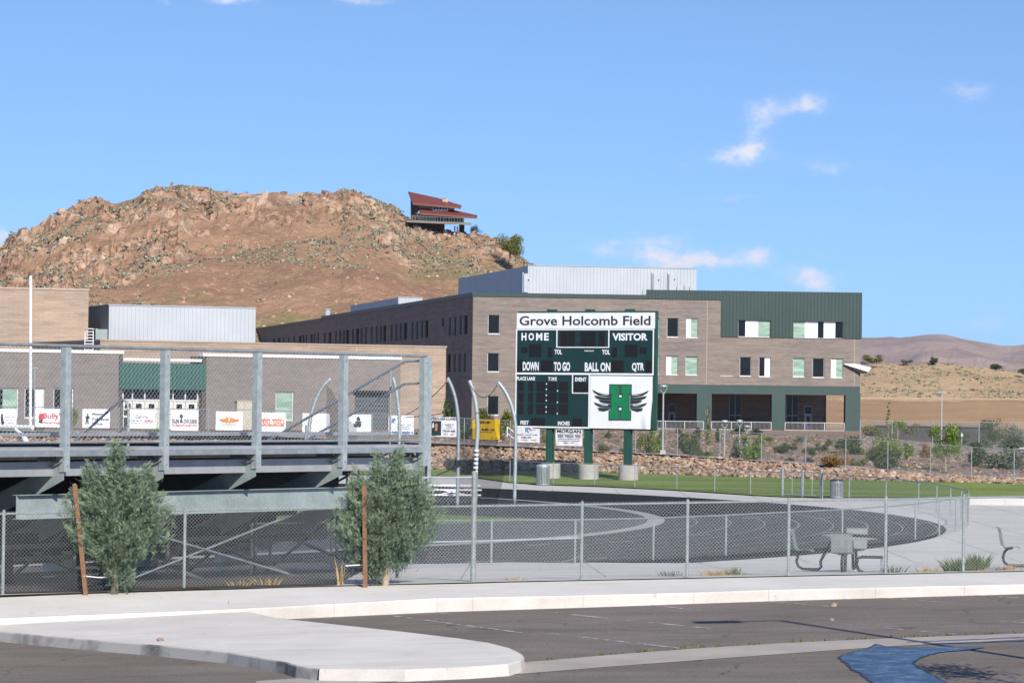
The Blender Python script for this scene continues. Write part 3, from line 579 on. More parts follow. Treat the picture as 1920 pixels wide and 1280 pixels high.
# road in front of the sports hall
mb = MB(); mb.loft([[P(px, 807 + px * .006, 205) + Vector((0, 0, -.05)) for px in (-200, 300, 560, 790)], [P(px, 785 + px * .01, 216) - Vector((0, 0, .4)) for px in (-200, 300, 560, 790)]])
for v in mb.v: v.z = 1.98 if v.y < 210 else 1.80
S(mb.build('road', 'road'))
# ------------------------------------------------------------------ school
SB = T('school_building', 'long three storey tan block school with green metal top corner and grey rooftop enclosure', 'building', (-4.62, 362, 1.0))
FW = Wall((-4.62, 362), (41.2, 365.5)); sd = Vector((-.2092, .978, 0)).normalized()
cor = Vector((-4.62, 362, 0)); farA = cor + sd * 205; SW = Wall((farA.x, farA.y), (cor.x, cor.y))
ztop = FW.hit(886, 550)[1]; zr = ztop
Wn = {}
f3 = [((915, 590, 937, 626), [(0, 1, 'd')]), ((1226, 596, 1237, 632), [(0, 1, 'g')]), ((1250.5, 596, 1272.5, 632), [(0, 1, 'd')]), ((1286.5, 596, 1308.5, 633), [(0, .42, 'w'), (.42, 1, 'g')]),
      ((914, 661.5, 936, 697), [(0, 1, 'd')]), ((1226, 666, 1236, 701.5), [(0, 1, 'g')]), ((1249, 667, 1271, 702.5), [(0, .45, 'w'), (.45, 1, 'g')]), ((1285.5, 668, 1308, 703), [(0, 1, 'g')]), ((1351, 668.5, 1373.5, 704), [(0, 1, 'd')]),
      ((1387, 669, 1408.5, 705), [(0, 1, 'd')]), ((1423, 669.5, 1445, 706), [(0, .5, 'd'), (.5, 1, 'w')]), ((1487, 671, 1509, 706.5), [(0, 1, 'g')]), ((1523.5, 671.5, 1545.5, 707.5), [(0, 1, 'd')]), ((1558, 672, 1580.5, 708), [(0, .45, 'w'), (.45, 1, 'g')]), ((914, 742, 935.5, 778), [(0, 1, 'd')])]
g3 = [((1384, 599.5, 1445, 632), [(0, .22, 'd'), (.22, .63, 'w'), (.63, 1, 'g')]), ((1487.5, 602, 1580.5, 634.5), [(0, .23, 'g'), (.23, .5, 'w'), (.5, .62, 'd'), (.62, .86, 'w'), (.86, 1, 'd')])]
h3 = [FW.rect(*q[0]) for q in f3]; hg = [FW.rect(*q[0]) for q in g3]
L = FW.L; pav0 = FW.hit(1206, 760)[0]; zp = FW.hit(1420, 722)[1]; z0 = .4
gl0 = FW.hit(1212, 548)[0]; gp0 = FW.hit(1352, 600)[0]; zgp = FW.hit(1480, 633)[1]; zgt = FW.hit(1212, 543)[1]
mb = MB(); FW.holed(mb, 0, pav0, z0, ztop, [h for h in h3 if h[1] < pav0]); FW.holed(mb, pav0, gp0, zp, ztop, [h for h in h3 if pav0 < h[0] and h[1] < gp0]); FW.holed(mb, gp0, L, zp, zgp, [h for h in h3 if h[0] > gp0 and h[3] < zgp])
mb.build('wall', 'brick', SB)
mb = MB(); FW.holed(mb, gp0, L + .1, zgp, zgt, hg, .4, .12)
FW.box(mb, gl0, gp0 - .002, FW.hit(1280, 561)[1], zgt, -.2, .118)
FW.box(mb, -.1, gl0 - .002, ztop - .35, ztop + .12, -.25, .10)
FW.box(mb, gp0, L + .1, zgt - .01, zgt + .02, -.8, .13)
mb.par(FW.p(L + .1, zgp, .12), -FW.n * 6, Vector((0, 0, zgt - zgp)), -FW.e * .1)
a = gl0 + .2; zb_ = FW.hit(1280, 561)[1]
while a < L:
    lo = zb_ if a < gp0 else zgp; segs = [(lo, zgt)]
    if a > gp0:
        for h in hg:
            if h[0] - .05 < a < h[1] + .05: segs = [(zgp, h[2]), (h[3], zgt)]
    for (q0, q1) in segs: FW.box(mb, a, a + .06, q0, q1, .119, .17)
    a += .42
mb.build('metal_cladding', 'green', SB)
for (q, panes), h in zip(f3, h3): window(FW, SB, h, panes)
for (q, panes), h in zip(g3, hg): window(FW, SB, h, panes, .25)
# control joints
mb = MB()
for px in (1325, 1602): a = FW.hit(px, 640)[0]; FW.box(mb, a, a + .06, zp, ztop if px == 1325 else zgp, -.05, .006)
mb.build('control_joint', mat('joint_sealant', (.42, .37, .33), .9), SB)
# side wing
s1 = SW.L - 118.5; zs1 = SW.hit(603, 587)[1]; zs0 = SW.hit(603, 598)[1]
tz = (14.07, 11.83); t2 = (9.58, 7.40)
side3 = [('l', 841, 847), ('l', 851, 857), ('l', 861, 867), ('d', 869.5, 877.5), ('s', 828, 832), ('l', 771, 776), ('l', 780, 785), ('l', 789, 794), ('d', 796.5, 804), ('l', 732, 736.5), ('l', 741, 745.5), ('l', 749, 753.5), ('d', 756.5, 763), ('l', 695, 699), ('l', 704, 708), ('l', 712, 716), ('d', 718, 725), ('l', 660, 664), ('d', 667, 673), ('l', 676, 680), ('l', 684, 688), ('l', 628, 632), ('l', 636, 640), ('l', 643, 647), ('d', 648.5, 654.5), ('l', 607, 611), ('d', 616, 621)]
low3 = [('d', 582, 586), ('l', 588, 591), ('l', 595, 599), ('d', 567, 570.5), ('l', 573, 577), ('d', 560, 565), ('l', 550, 553), ('l', 540, 543), ('l', 530, 533), ('d', 521, 526), ('d', 512, 516)]
side2 = [('d', 839, 847), ('l', 850.5, 856), ('l', 860, 865), ('l', 869.5, 875.5)]
Hs = []
for lst, (zt, zb) in ((side3, tz), (side2, t2), ([(k, a, b) for k, a, b in low3], tz)):
    for k, a, b in lst: 
        q0, q1 = SW.hit(a, 640)[0], SW.hit(b, 640)[0]
        Hs.append((k, (q0, q1, zb, zt) if k != 's' else (q0, q1, zb + 1.2, zt)))
mb = MB(); SW.holed(mb, s1, SW.L, z0, ztop - .01, [h for k, h in Hs if h[0] > s1], .3); mb.build('wall', 'brick', SB); mb = MB(); SW.holed(mb, 0, s1, z0, zs0, [h for k, h in Hs if h[1] < s1 and h[3] < zs0], .3)
mb.face([FW.p(L, z0), FW.p(L, z0, -30), FW.p(L, ztop, -30), FW.p(L, ztop)][::1]) if False else None
mb.build('wall', 'brick', SB)
for k, h in Hs:
    if h[1] < s1 and h[3] >= zs0: continue
    window(SW, SB, h, [(0, 1, 'd' if k != 'l' else 'l')], .25, 'dframe', .05)
mb = MB(); SW.box(mb, s1, SW.L + .10, ztop - .35, ztop + .118, -.3, .10); SW.box(mb, 0, s1 - .01, zs0 - .3, zs0 + .15, -.3, .10); mb.build('parapet', mat('dark_green_coping', (.028, .05, .05), .5), SB)
mb = MB()
back = lambda a, z, o: FW.p(a, z, o)
# roofs, right end and rear
mb.face([cor + Vector((0, 0, ztop - .2)), FW.p(L, ztop - .2), FW.p(L, ztop - .2, -42), SW.p(SW.L - 42, ztop - .2)])
mb.face([SW.p(s1, ztop - .2), SW.p(SW.L - 42, ztop - .2), SW.p(SW.L - 42, ztop - .2, -22), SW.p(s1, ztop - .2, -22)])
mb.face([SW.p(0, zs0 - .1), SW.p(s1, zs0 - .1), SW.p(s1, zs0 - .1, -22), SW.p(0, zs0 - .1, -22)])
mb.build('roof', 'roofm', SB)
mb = MB(); mb.face([FW.p(L, zp), FW.p(L, zp, -42), FW.p(L, ztop, -42), FW.p(L, ztop)]); 
mb.face([SW.p(s1, zs0 - .2), SW.p(s1, zs0 - .2, -22), SW.p(s1, ztop, -22), SW.p(s1, ztop)])
mb.face([SW.p(0, z0), SW.p(0, z0, -22), SW.p(0, zs0, -22), SW.p(0, zs0)]); mb.face([SW.p(0, z0, -22), SW.p(SW.L - 42, z0, -22), SW.p(SW.L - 42, ztop, -22), SW.p(0, ztop, -22)]); mb.face([FW.p(L, z0, -42), FW.p(10, z0, -42), FW.p(10, ztop, -42), FW.p(L, ztop, -42)])
mb.build('end_wall', 'brick', SB)
# covered walk under the corner
ztb = FW.hit(1420, 739)[1]; zf = FW.hit(1470, 808)[1]
cols = [(1206, 1220), (1306, 1334), (1446.5, 1472), (1584.5, 1612.5)]
for i, (c0, c1) in enumerate(cols):
    mb = MB(); q0, q1 = FW.hit(c0, 780)[0], FW.hit(c1, 780)[0]; FW.box(mb, q0, q1, z0, ztb, -.9, .14); mb.build('column', 'greenp', SB)
mb = MB(); FW.box(mb, pav0, L - .05, ztb + .002, zp - .06, -.9, .142); mb.build('beam', 'greenp', SB)
mb = MB()
for px in (1231, 1263, 1320, 1395, 1459, 1525, 1598): a = FW.hit(px, 730)[0]; FW.box(mb, a, a + .04, ztb + .01, zp - .07, .13, .147)
for px in (1320, 1459, 1598): a = FW.hit(px, 770)[0]; FW.box(mb, a, a + .04, zf, ztb, .13, .146)
mb.build('panel_joint', 'dframe', SB)
mb = MB(); FW.box(mb, pav0 - .3, L, zp - .055, zp - .005, -42, .0); mb.build('soffit', mat('soffit_board', (.10, .10, .10), .9), SB)
BW = Wall(FW.p(pav0, 0, -9.3).xy, FW.p(L, 0, -9.3).xy); be = BW.hit(1549, 770)[0]
bd = BW.rect(1252, 757, 1267, 806); bw1 = BW.rect(1367, 741, 1390, 804); bw2 = BW.rect(1474, 742, 1497, 804); bd2 = BW.rect(1508, 761, 1523, 806)
bd = (bd[0], bd[1], zf, bd[3]); bd2 = (bd2[0], bd2[1], zf, bd2[3])
mb = MB(); BW.holed(mb, 0, be, z0, zp, [bd, bw1, bw2, bd2], .2)
mb.par(BW.p(be, z0, 0), -BW.n * 36, Vector((0, 0, zp - z0)), -BW.e * .3)
mb.par(FW.p(pav0 - .25, z0, -.95), -FW.n * 8.3, Vector((0, 0, zp - z0)), FW.e * .25)
mb.build('recess_wall', 'brick', SB)
def stdoor(wl, par, r):
    d = MB(); a0, a1, q0, q1 = r; tr = q0 + (q1 - q0) * .66; fr = .09
    wl.box(d, a0, a0 + fr, q0, q1, -.18, -.04); wl.box(d, a1 - fr, a1, q0, q1, -.18, -.04); wl.box(d, a0 + fr, a1 - fr, q1 - fr, q1, -.18, -.045); wl.box(d, a0 + fr, a1 - fr, tr, tr + fr, -.18, -.045)
    w = (a1 - a0 - 2 * fr); wl.box(d, a0 + fr, a0 + fr + w * .27, q0, tr, -.16, -.06); wl.box(d, a1 - fr - w * .27, a1 - fr, q0, tr, -.16, -.06); wl.box(d, a0 + fr + w * .27, a1 - fr - w * .27, q0, q0 + .5, -.16, -.06); wl.box(d, a0 + fr + w * .27, a1 - fr - w * .27, tr - .2, tr, -.16, -.06)
    o = d.build('door', mat('door_paint', (.50, .50, .50), .6), par); g = MB(); wl.box(g, a0 + fr, a1 - fr, q0 + .02, q1 - fr, -.14, -.11); g.build('pane', 'glass', o)
stdoor(BW, SB, bd); stdoor(BW, SB, bd2)
for r in (bw1, bw2):
    m = MB(); a0, a1, q0, q1 = r; c = (a0 + a1) / 2; zc = q0 + (q1 - q0) * .4
    for x in (a0, c - .03, a1 - .06): BW.box(m, x, x + .06, q0, q1, -.2, -.08)
    BW.box(m, a0, a1, zc, zc + .08, -.2, -.083); o = m.build('curtain_wall', 'frame', SB); g = MB(); BW.box(g, a0 + .01, a1 - .01, q0, q1, -.17, -.14); g.build('pane', 'glass', o)
mb = MB(); FW.box(mb, pav0 - 12, L + .8, zf - .5, zf + .02, -9.6, 2.2); S(mb.build('terrace', 'concrete'))
# rooftop enclosure
def enclosure(px0, px1, y0l, y0r, d, dr, back, side, rib=.42):
    a = P(px0, y0l, d); b = P(px1, y0r, dr); w = Wall(a.xy, b.xy); zt = a.z; zb = ztop - .5
    mb = MB(); w.box(mb, 0, w.L, zb, zt, -.2, 0)
    bk = sd * back; o = Vector((a.x, a.y, zb)); mb.par(o + Vector((0, .21, 0)), bk, Vector((0, 0, zt - zb - .003)), w.e * .2)
    e2 = Vector((b.x, b.y, zb)); mb.par(e2 + Vector((0, .21, 0)), bk, Vector((0, 0, zt - zb - .003)), -w.e * .2); mb.par(o + Vector((0, .4, zt - zb - .1)), bk, w.e * (w.L - .0), Vector((0, 0, .05)))
    o1 = mb.build('rooftop_enclosure', 'mwhite', SB); m = MB(); q = .2
    while q < w.L - .1: w.box(m, q, q + .035, zb, zt - .05, .001, .03); q += rib
    w.box(m, -.05, w.L + .05, zt - .005, zt + .10, -.3, .06); m.build('rib', 'rib', o1)
    return w
EW = enclosure(990, 1306, 498, 508.5, 376, 380, 44, None)
enclosure(747, 792, 557.5, 562, 440, 441, 43, None)
for (a, b, y0, y1) in ((981, 988, 513, 548), (1223.5, 1232, 513, 548), (1253, 1262, 514, 547)):
    w = Wall(EW.p(-5, 0, .05).xy, EW.p(EW.L, 0, .05).xy); r = w.rect(a, y0, b, y1); mb = MB(); w.box(mb, r[0], r[1], r[2], r[3], 0, .5); w.box(mb, r[0] - .12, r[0], r[2], r[3] + .15, 0, .2); w.box(mb, r[0], r[1] + .3, r[2] + 1.6, r[2] + 1.8, .05, .3); mb.build('flue', 'mwhite', SB)
w = Wall(FW.p(0, 0, -3).xy, FW.p(L, 0, -3).xy)
for (a, b, y0) in ((1268, 1278, 538), (1282, 1290, 536), (1292, 1302, 539), (1204, 1212, 545)): r = w.rect(a, y0, b, 552); mb = MB(); w.box(mb, r[0], r[1], r[2], r[3], 0, .6); w.box(mb, r[0] + .1, r[1] - .1, r[3], r[3] + .12, .1, .5); mb.build('roof_unit', 'mwhite', SB)
r0 = SW.hit(579, 590)[0]; mb = MB(); mb.cyl(SW.p(r0, zs0 - .2, -3), .45, 2.0, 12); mb.cyl(SW.p(r0, zs0 + 1.8, -3), .55, .15, 12); mb.build('flue', 'mwhite', SB)
# white canopy jutting from the right end
dq = 365.0; mb = MB()
mb.prism([P(1583, 681.5, dq), P(1583, 683, dq), P(1628, 697, dq), P(1634, 689, dq), P(1605, 682, dq)], Vector((0, 1.2, 0)))
cn = mb.build('canopy', 'whitevinyl', SB); mb = MB(); mb.prism([P(1583, 683.2, dq + .05), P(1612, 697.5, dq + .05), P(1613, 700, dq + .05), P(1624, 700, dq + .05), P(1627, 697.5, dq + .05)], Vector((0, 1.1, 0))); mb.prism([P(1604, 678.5, dq + .6), P(1606, 681.3, dq + .6), P(1630, 683, dq + .6), P(1620, 678, dq + .6)], Vector((0, .5, 0)))
mb.build('canopy_bracket', 'black2', cn)
# guard rails of the covered walk
def railing(px0, px1, lab, off=1.9):
    w = Wall(FW.p(0, 0, off).xy, FW.p(L, 0, off).xy); q0, q1 = w.hit(px0, 800)[0], w.hit(px1, 800)[0]; t = T('guard_rail', lab, 'railing', w.p(q0, zf), 'white rails of the covered walk')
    m = MB(); h = 1.08
    w.box(m, q0, q1, zf + h - .07, zf + h, -.03, .03); w.box(m, q0, q1, zf + .12, zf + .18, -.028, .028)
    m.build('rail', 'railw', t); n = max(2, round((q1 - q0) / 2.4))
    for i in range(n + 1): m = MB(); x = q0 + (q1 - q0) * i / n; w.box(m, x - .04, x + .04, zf + .02, zf + h - .071, -.035, .035); m.build('post', 'railw', t)
    m = MB(); x = q0 + .1
    while x < q1 - .05: w.box(m, x, x + .020, zf + .18, zf + h - .07, -.012, .012); x += .15
    m.build('baluster', 'railw', t)['kind'] = 'stuff'
railing(1212, 1319, 'white metal guard rail in front of the bay with the single door'); railing(1334, 1446, 'white metal guard rail in front of the middle bay with tall dark glass'); railing(1472, 1583, 'white metal guard rail in front of the open end bay at the building corner')
# ------------------------------------------------------------------ sports hall
HB = T('sports_hall', 'low grey and tan block sports hall with green awning over white doors', 'building', (-25, 225, 1.8))
gA = P(-120, 700, 216.5); gB = P(751, 700, 233); GW = Wall(gA.xy, gB.xy); zl = GW.hit(100, 661)[1]; zr2 = GW.hit(560, 671)[1]; zb = 1.5
x230 = GW.hit(230, 700)[0]; x380 = GW.hit(380, 700)[0]
wl = [((-18, 726, 35, 783), [(0, .45, 'd'), (.45, 1, 'g')]), ((46, 727, 84, 785), [(0, .5, 'd'), (.5, 1, 'w')]), ((100, 727, 138, 785), [(0, 1, 'd')])]
wr = [((516.5, 733.5, 551, 789), [(0, 1, 'g')])]
hl = [GW.rect(*q[0]) for q in wl]; hr = [GW.rect(*q[0]) for q in wr]; bigd = GW.rect(665, 736, 728, 812); bigd = (bigd[0], bigd[1], zb + .1, bigd[3])
mb = MB(); GW.holed(mb, 0, x230, zb, zl, hl, .25); mb.build('wall', 'brickg', HB); mb = MB(); GW.holed(mb, x380, GW.L, zb, zr2, hr + [bigd], .25)
for x in (x230, x380): mb.par(GW.p(x, zb, 0), -GW.n * 2.5, Vector((0, 0, (zl if x == x230 else zr2) - zb)), GW.e * (-.3 if x == x230 else .3))
mb.face([GW.p(GW.L, zb), GW.p(GW.L, zb, -3), GW.p(GW.L, zr2, -3), GW.p(GW.L, zr2)]); mb.build('wall', 'brickg', HB)
mb = MB(); GW.box(mb, -.1, x230 + .05, zl, zl + .22, -.5, .08); GW.box(mb, x380 - .05, GW.L + .05, zr2, zr2 + .22, -.5, .08); zc = GW.hit(300, 677)[1]; GW.box(mb, x230 + .06, x380 - .06, zc, zc + .2, -2.0, -.05); mb.build('coping', 'white', HB)
for (q, panes), h in zip(wl + wr, hl + hr): window(GW, HB, h, panes, .2, 'frame', .1)
mb = MB(); GW.box(mb, bigd[0], bigd[1], bigd[2], bigd[3], -.22, -.15); o = mb.build('overhead_door', mat('dark_grey_door', (.085, .10, .11), .6, 0, (.07, .085, .09), .5), HB)
mb = MB(); 
for k in range(1, 9): z = bigd[2] + (bigd[3] - bigd[2]) * k / 9; GW.box(mb, bigd[0], bigd[1], z, z + .03, -.149, -.13)
mb.build('panel_joint', 'black2', o); mb = MB(); GW.box(mb, bigd[0] - .2, bigd[1] + .2, bigd[3] + .01, bigd[3] + .16, 0, .35); mb.build('lintel', 'black2', HB)
mb = MB(); r = GW.rect(440, 752, 471, 809); GW.box(mb, r[0], r[1], zb, r[3], 0.002, .45); GW.box(mb, r[0] - .04, r[1] + .04, r[3], r[3] + .06, 0, .5); GW.box(mb, (r[0] + r[1]) / 2 - .01, (r[0] + r[1]) / 2 + .01, zb, r[3], .45, .46); mb.build('utility_cabinet', mat('cream_cabinet', (.52, .48, .38), .6), HB)
# awning, transoms and doors
za0 = GW.hit(300, 681)[1]; za1 = GW.hit(300, 730)[1]; xa0 = GW.hit(224, 700)[0]; xa1 = GW.hit(386, 700)[0]
mb = MB(); GW.box(mb, xa0, xa1, za1, za0, -.3, .12); aw = mb.build('awning', mat('awning_green', (.030, .115, .098), .5, .1, (.026, .10, .085), .6), HB); mb = MB(); q = xa0 + .1
while q < xa1 - .08: GW.box(mb, q, q + .05, za1 + .02, za0 - .02, .121, .15); q += .3
mb.build('awning_rib', 'greenp', aw)
DW = Wall(GW.p(0, 0, -.3).xy, GW.p(GW.L, 0, -.3).xy); zd0 = 1.78; zd1 = DW.hit(300, 751)[1]; zt1 = DW.hit(300, 731)[1] + .3
mb = MB(); DW.box(mb, x230, x380, zb, zt1 + 1.5, -.5, -.3); mb.build('recess_wall', 'brickg', HB)
mb = MB(); d0, d1 = DW.hit(231, 780)[0], DW.hit(372, 780)[0]; DW.box(mb, d0, d1, zd1, zt1, -.25, -.15); tr = mb.build('transom', 'glass', HB)
mb = MB()
for px in (231, 249, 272, 301, 325, 348, 371): a = DW.hit(px, 740)[0]; DW.box(mb, a - .05, a + .05, zd1 + .1, zt1, -.15, -.05)
DW.box(mb, d0, d1, zd1 - .05, zd1 + .098, -.15, -.045); mb.build('mullion', 'frame', tr)
eds = [231, 249, 272, 297, 325, 348, 371]
for i in range(6):
    a, b = DW.hit(eds[i], 780)[0] + .02, DW.hit(eds[i + 1], 780)[0] - .02; mb = MB(); DW.box(mb, a, b, zd0, zd1 - .06, -.2, -.08); dr = mb.build('door', mat('white_door', (.72, .71, .64), .6), HB)
    c = (a + b) / 2; zt = DW.hit(300, 757)[1]; mb = MB(); DW.box(mb, c - .22, c + .22, zt - .37, zt, -.081, -.07)
    if i == 0: DW.box(mb, a + .05, c + .1, zt - .85, zt - .45, -.081, -.07); DW.box(mb, a + .05, c + .1, zt - 1.65, zt - 1.0, -.081, -.07)
    mb.build('pane', 'glass', dr); mb = MB(); mb.tube([DW.p(b - .15, zd0 + .8, -.03), DW.p(b - .15, zd0 + 1.2, -.03)], .02, 6); mb.build('handle', 'galv', dr)
# tan mass behind
tA = P(162, 650, 228); tB = P(836.5, 650, 240); TW = Wall(tA.xy, tB.xy); ztan = TW.hit(500, 645)[1]
mb = MB(); TW.box(mb, TW.hit(188, 650)[0], TW.L, zb, ztan, -20, 0); mb.build('tan_wall', 'brickl', HB)
mb = MB(); TW.box(mb, TW.hit(188, 650)[0] - .05, TW.L + .06, ztan + .002, ztan + .12, -20, .05); mb.build('coping', mat('tan_coping', (.40, .31, .25), .7), HB)
mb = MB(); a = TW.hit(668, 650)[0]; TW.box(mb, a, a + .05, zb, ztan, 0, .006); mb.build('control_joint', mat('joint_sealant', (.48, .42, .36), .9), HB)
wA = P(204, 610, 252); wB = P(479, 610, 256); WW = Wall(wA.xy, wB.xy); zw1 = WW.hit(340, 575.5)[1]
mb = MB(); WW.box(mb, 0, WW.L, ztan - 1.5, zw1, -12, 0); ww = mb.build('metal_enclosure', 'mwhite', HB); mb = MB(); q = .15
while q < WW.L - .1: WW.box(mb, q, q + .03, ztan - 1, zw1 - .04, .001, .025); q += .34
WW.box(mb, -.05, WW.L + .05, zw1 + .002, zw1 + .1, -12, .05); mb.build('rib', 'rib', ww)
mb = MB(); r = WW.rect(180, 617, 203, 640); WW.box(mb, r[0], r[1] - .02, ztan - 1, r[3], -3, -.2); mb.build('roof_unit', 'gsteel', HB)
LW = Wall(GW.p(0, 0, -1.5).xy, GW.p(GW.L, 0, -1.5).xy); mb = MB(); r = LW.rect(158, 616, 175, 661)
for a in (r[0], r[1] - .05): LW.box(mb, a, a + .05, r[2], r[3], 0, .06)
for k in range(9): z = r[2] + (r[3] - r[2]) * k / 8 - .03; LW.box(mb, r[0], r[1], z, z + .05, .001, .058)
LW.box(mb, r[0], r[0] + .05, r[3] - .05, r[3], .06, .8); LW.box(mb, r[1] - .05, r[1], r[3] - .05, r[3], .06, .8); mb.build('roof_ladder', 'white', HB)
TB = T('tan_hall', 'tall windowless pale tan block hall behind the goal post upright', 'building', (-38, 246, 1.8))
bA = P(-260, 600, 243); bB = P(165.5, 600, 247); BWl = Wall(bA.xy, bB.xy); zt = BWl.hit(80, 543)[1]; mb = MB(); BWl.box(mb, 0, BWl.L, zb, zt, -25, 0); mb.build('wall', 'brickl', TB); mb = MB(); BWl.box(mb, -.1, BWl.L + .06, zt + .002, zt + .14, -25, .06); mb.build('coping', mat('tan_coping', (.44, .35, .28), .7), TB)
# ------------------------------------------------------------------ hills
def fbm(p, o=5, h=.55):
    s = 0; a = 1; q = Vector(p)
    for k in range(o): s += a * noise.noise(q); q = q * 2.03 + Vector((3.1, 1.7, 5.2)); a *= h
    return s
def ridged(p, o=4):
    s = 0; a = 1; q = Vector(p)
    for k in range(o): s += a * (1 - abs(noise.noise(q)) * 2); q = q * 2.1 + Vector((7.3, 2.2, 1.1)); a *= .5
    return s
RIDGE = [(-700, 585), (-300, 545), (-120, 510), (-40, 486), (0, 468), (25, 447), (60, 430), (110, 399), (150, 380), (168, 376), (190, 378), (215, 384), (235, 379), (258, 366), (280, 353), (300, 349), (335, 351), (360, 358), (400, 362), (440, 365), (480, 364), (520, 363), (560, 365), (600, 366), (640, 366), (668, 361), (690, 368), (705, 376), (740, 385), (765, 408), (800, 428), (840, 432), (890, 436), (930, 450), (960, 470), (985, 488), (1010, 497), (1060, 520), (1140, 560), (1300, 640), (1420, 720), (1500, 752)]
rocks_pts = []
def hill(name, cols, rows, ridge, d0, d1, zbase, m, rockband, amp, seed, back=90, prof=.35, pts=None):
    off = Vector((seed * 13.1, seed * 7.7, 0)); n = len(cols); grid = []; rk = []
    for i in range(rows + 14):
        row = []
        for px in cols:
            y = interp(ridge, px)[0]; zr_ = P(px, y, d1).z; v = ray(px, y); 
            if i <= rows:
                t = i / rows; d = d0 + (d1 - d0) * t; z = zbase + (zr_ - zbase) * ((1 - prof) * t + prof * t * t)
            else:
                t = 1; kk = (i - rows) / 14; d = d1 + back * kk; z = zr_ - (zr_ - zbase) * (kk ** 1.3) * .75
            x = v.x / v.y * d; p = Vector((x, d, 0)) / 1.0
            lim = rockband(px); rw = (t - lim) / .12; nzv = fbm(p / 26 + off, 4)
            rw = max(0, min(1, rw + nzv * 1.5)); 
            rw *= max(0, min(1, .5 + 2.2 * fbm(p / 14 + off * 2 + Vector((5, 5, 0)), 3))) * .75 + .25
            if t < lim - .16: rw *= .0
            fade = max(0, min(1, (z - zbase) / 5)); e = .25 if i >= rows - 1 else 1
            dz = fbm(p / 17 + off, 5) * amp * .30 + fbm(p / 3.0 + off, 3) * .10 * amp * .3
            cell = noise.cell(Vector((p.x / 4.2 + fbm(p / 5, 2) * .6, p.y / 6.5, 1.3))); c2 = noise.cell(Vector((p.x / 1.9, p.y / 2.6, 4.4)))
            dz += rw * (ridged(p / 9 + off, 4) * amp * .50 - amp * .28 + cell * amp * .26 + c2 * amp * .16) * (.55 if i >= rows - 2 else 1) * (1 if px < 740 else .62)
            z += dz * fade * (1 if i < rows - 6 else .6)
            row.append(Vector((x, d, z))); rk.append(rw)
            if pts is not None and i <= rows: pts.append((x, d, z, rw, t, px))
        grid.append(row)
    mb = MB(); mb.loft(grid); o = mb.build(name, m, None, False); S(o)
    at = o.data.attributes.new('rocky', 'FLOAT', 'POINT'); at.data.foreach_set('value', rk); return o
def hillmat(name, dry, dry2, green, rockc, rock2, rock3, gs=1.0, s=1.0):
    m, nt, bs = newmat(name); bs.inputs['Roughness'].default_value = .95; bs.inputs['Specular IOR Level'].default_value = .1
    a = nt.nodes.new('ShaderNodeAttribute'); a.attribute_name = 'rocky'
    g1 = ramp(nt, noise_node(nt, .035 * s, 6, .65, 'Object', (1, .6, 1.5)), [(.34, dry2), (.6, dry)])
    gn = ramp(nt, noise_node(nt, .028 * s, 5, .6, 'Object', (1, .5, 1)), [(.58, (0, 0, 0)), (.70, (gs, gs, gs))]); col = mixc(nt, gn, g1, green)
    sp = ramp(nt, noise_node(nt, .55 * s, 4, .7), [(.56, (0, 0, 0)), (.66, (.8, .8, .8))]); col = mixc(nt, sp, col, tuple(min(1, x * 1.35) for x in dry))
    sp2 = ramp(nt, noise_node(nt, .8 * s, 4, .75), [(.60, (0, 0, 0)), (.68, (.7, .7, .7))]); col = mixc(nt, sp2, col, tuple(x * .5 for x in dry2))
    r = ramp(nt, noise_node(nt, .12 * s, 6, .7), [(.3, rock2), (.5, rockc), (.68, rock3)]); rf = ramp(nt, noise_node(nt, .9 * s, 4, .7), [(.32, (.42, .40, .39)), (.5, (1, 1, 1)), (.68, (1.2, 1.17, 1.12))]); r = mixc(nt, 1.0, r, rf, 'MULTIPLY')
    k = ramp(nt, a.outputs['Fac'], [(.25, (0, 0, 0)), (.5, (1, 1, 1))]); col = mixc(nt, k, col, r); nt.links.new(col, bs.inputs['Base Color'])
    bump(nt, bs, noise_node(nt, .9 * s, 5, .7), .7); return m
HM = hillmat('dry_hillside', (.385, .240, .150), (.285, .170, .112), (.22, .205, .085), (.40, .255, .17), (.155, .085, .06), (.56, .43, .33))
BAND = [(-700, .8), (-100, .62), (0, .55), (60, .48), (150, .42), (260, .52), (330, .72), (420, .80), (520, .76), (620, .76), (700, .78), (760, .78), (840, .84), (900, .8), (960, .78), (1000, .85), (1300, 1.1)]
hp = []
hill('hill', [-640 + 4.2 * i for i in range(440)], 150, RIDGE, 455, 700, 1.0, HM, lambda px: interp(BAND, px)[0], 5.0, 1, pts=hp)
EMB = [(1500, 745), (1560, 705), (1600, 690), (1640, 681), (1700, 680), (1760, 683), (1830, 690), (1920, 704), (2100, 725), (2300, 760)]
EM = hillmat('cut_bank', (.60, .43, .265), (.50, .345, .20), (.46, .38, .22), (.40, .24, .15), (.32, .18, .12), (.5, .36, .26), .6, 1.6)
ep = []; ecols = [1450 + 3.5 * i for i in range(240)]
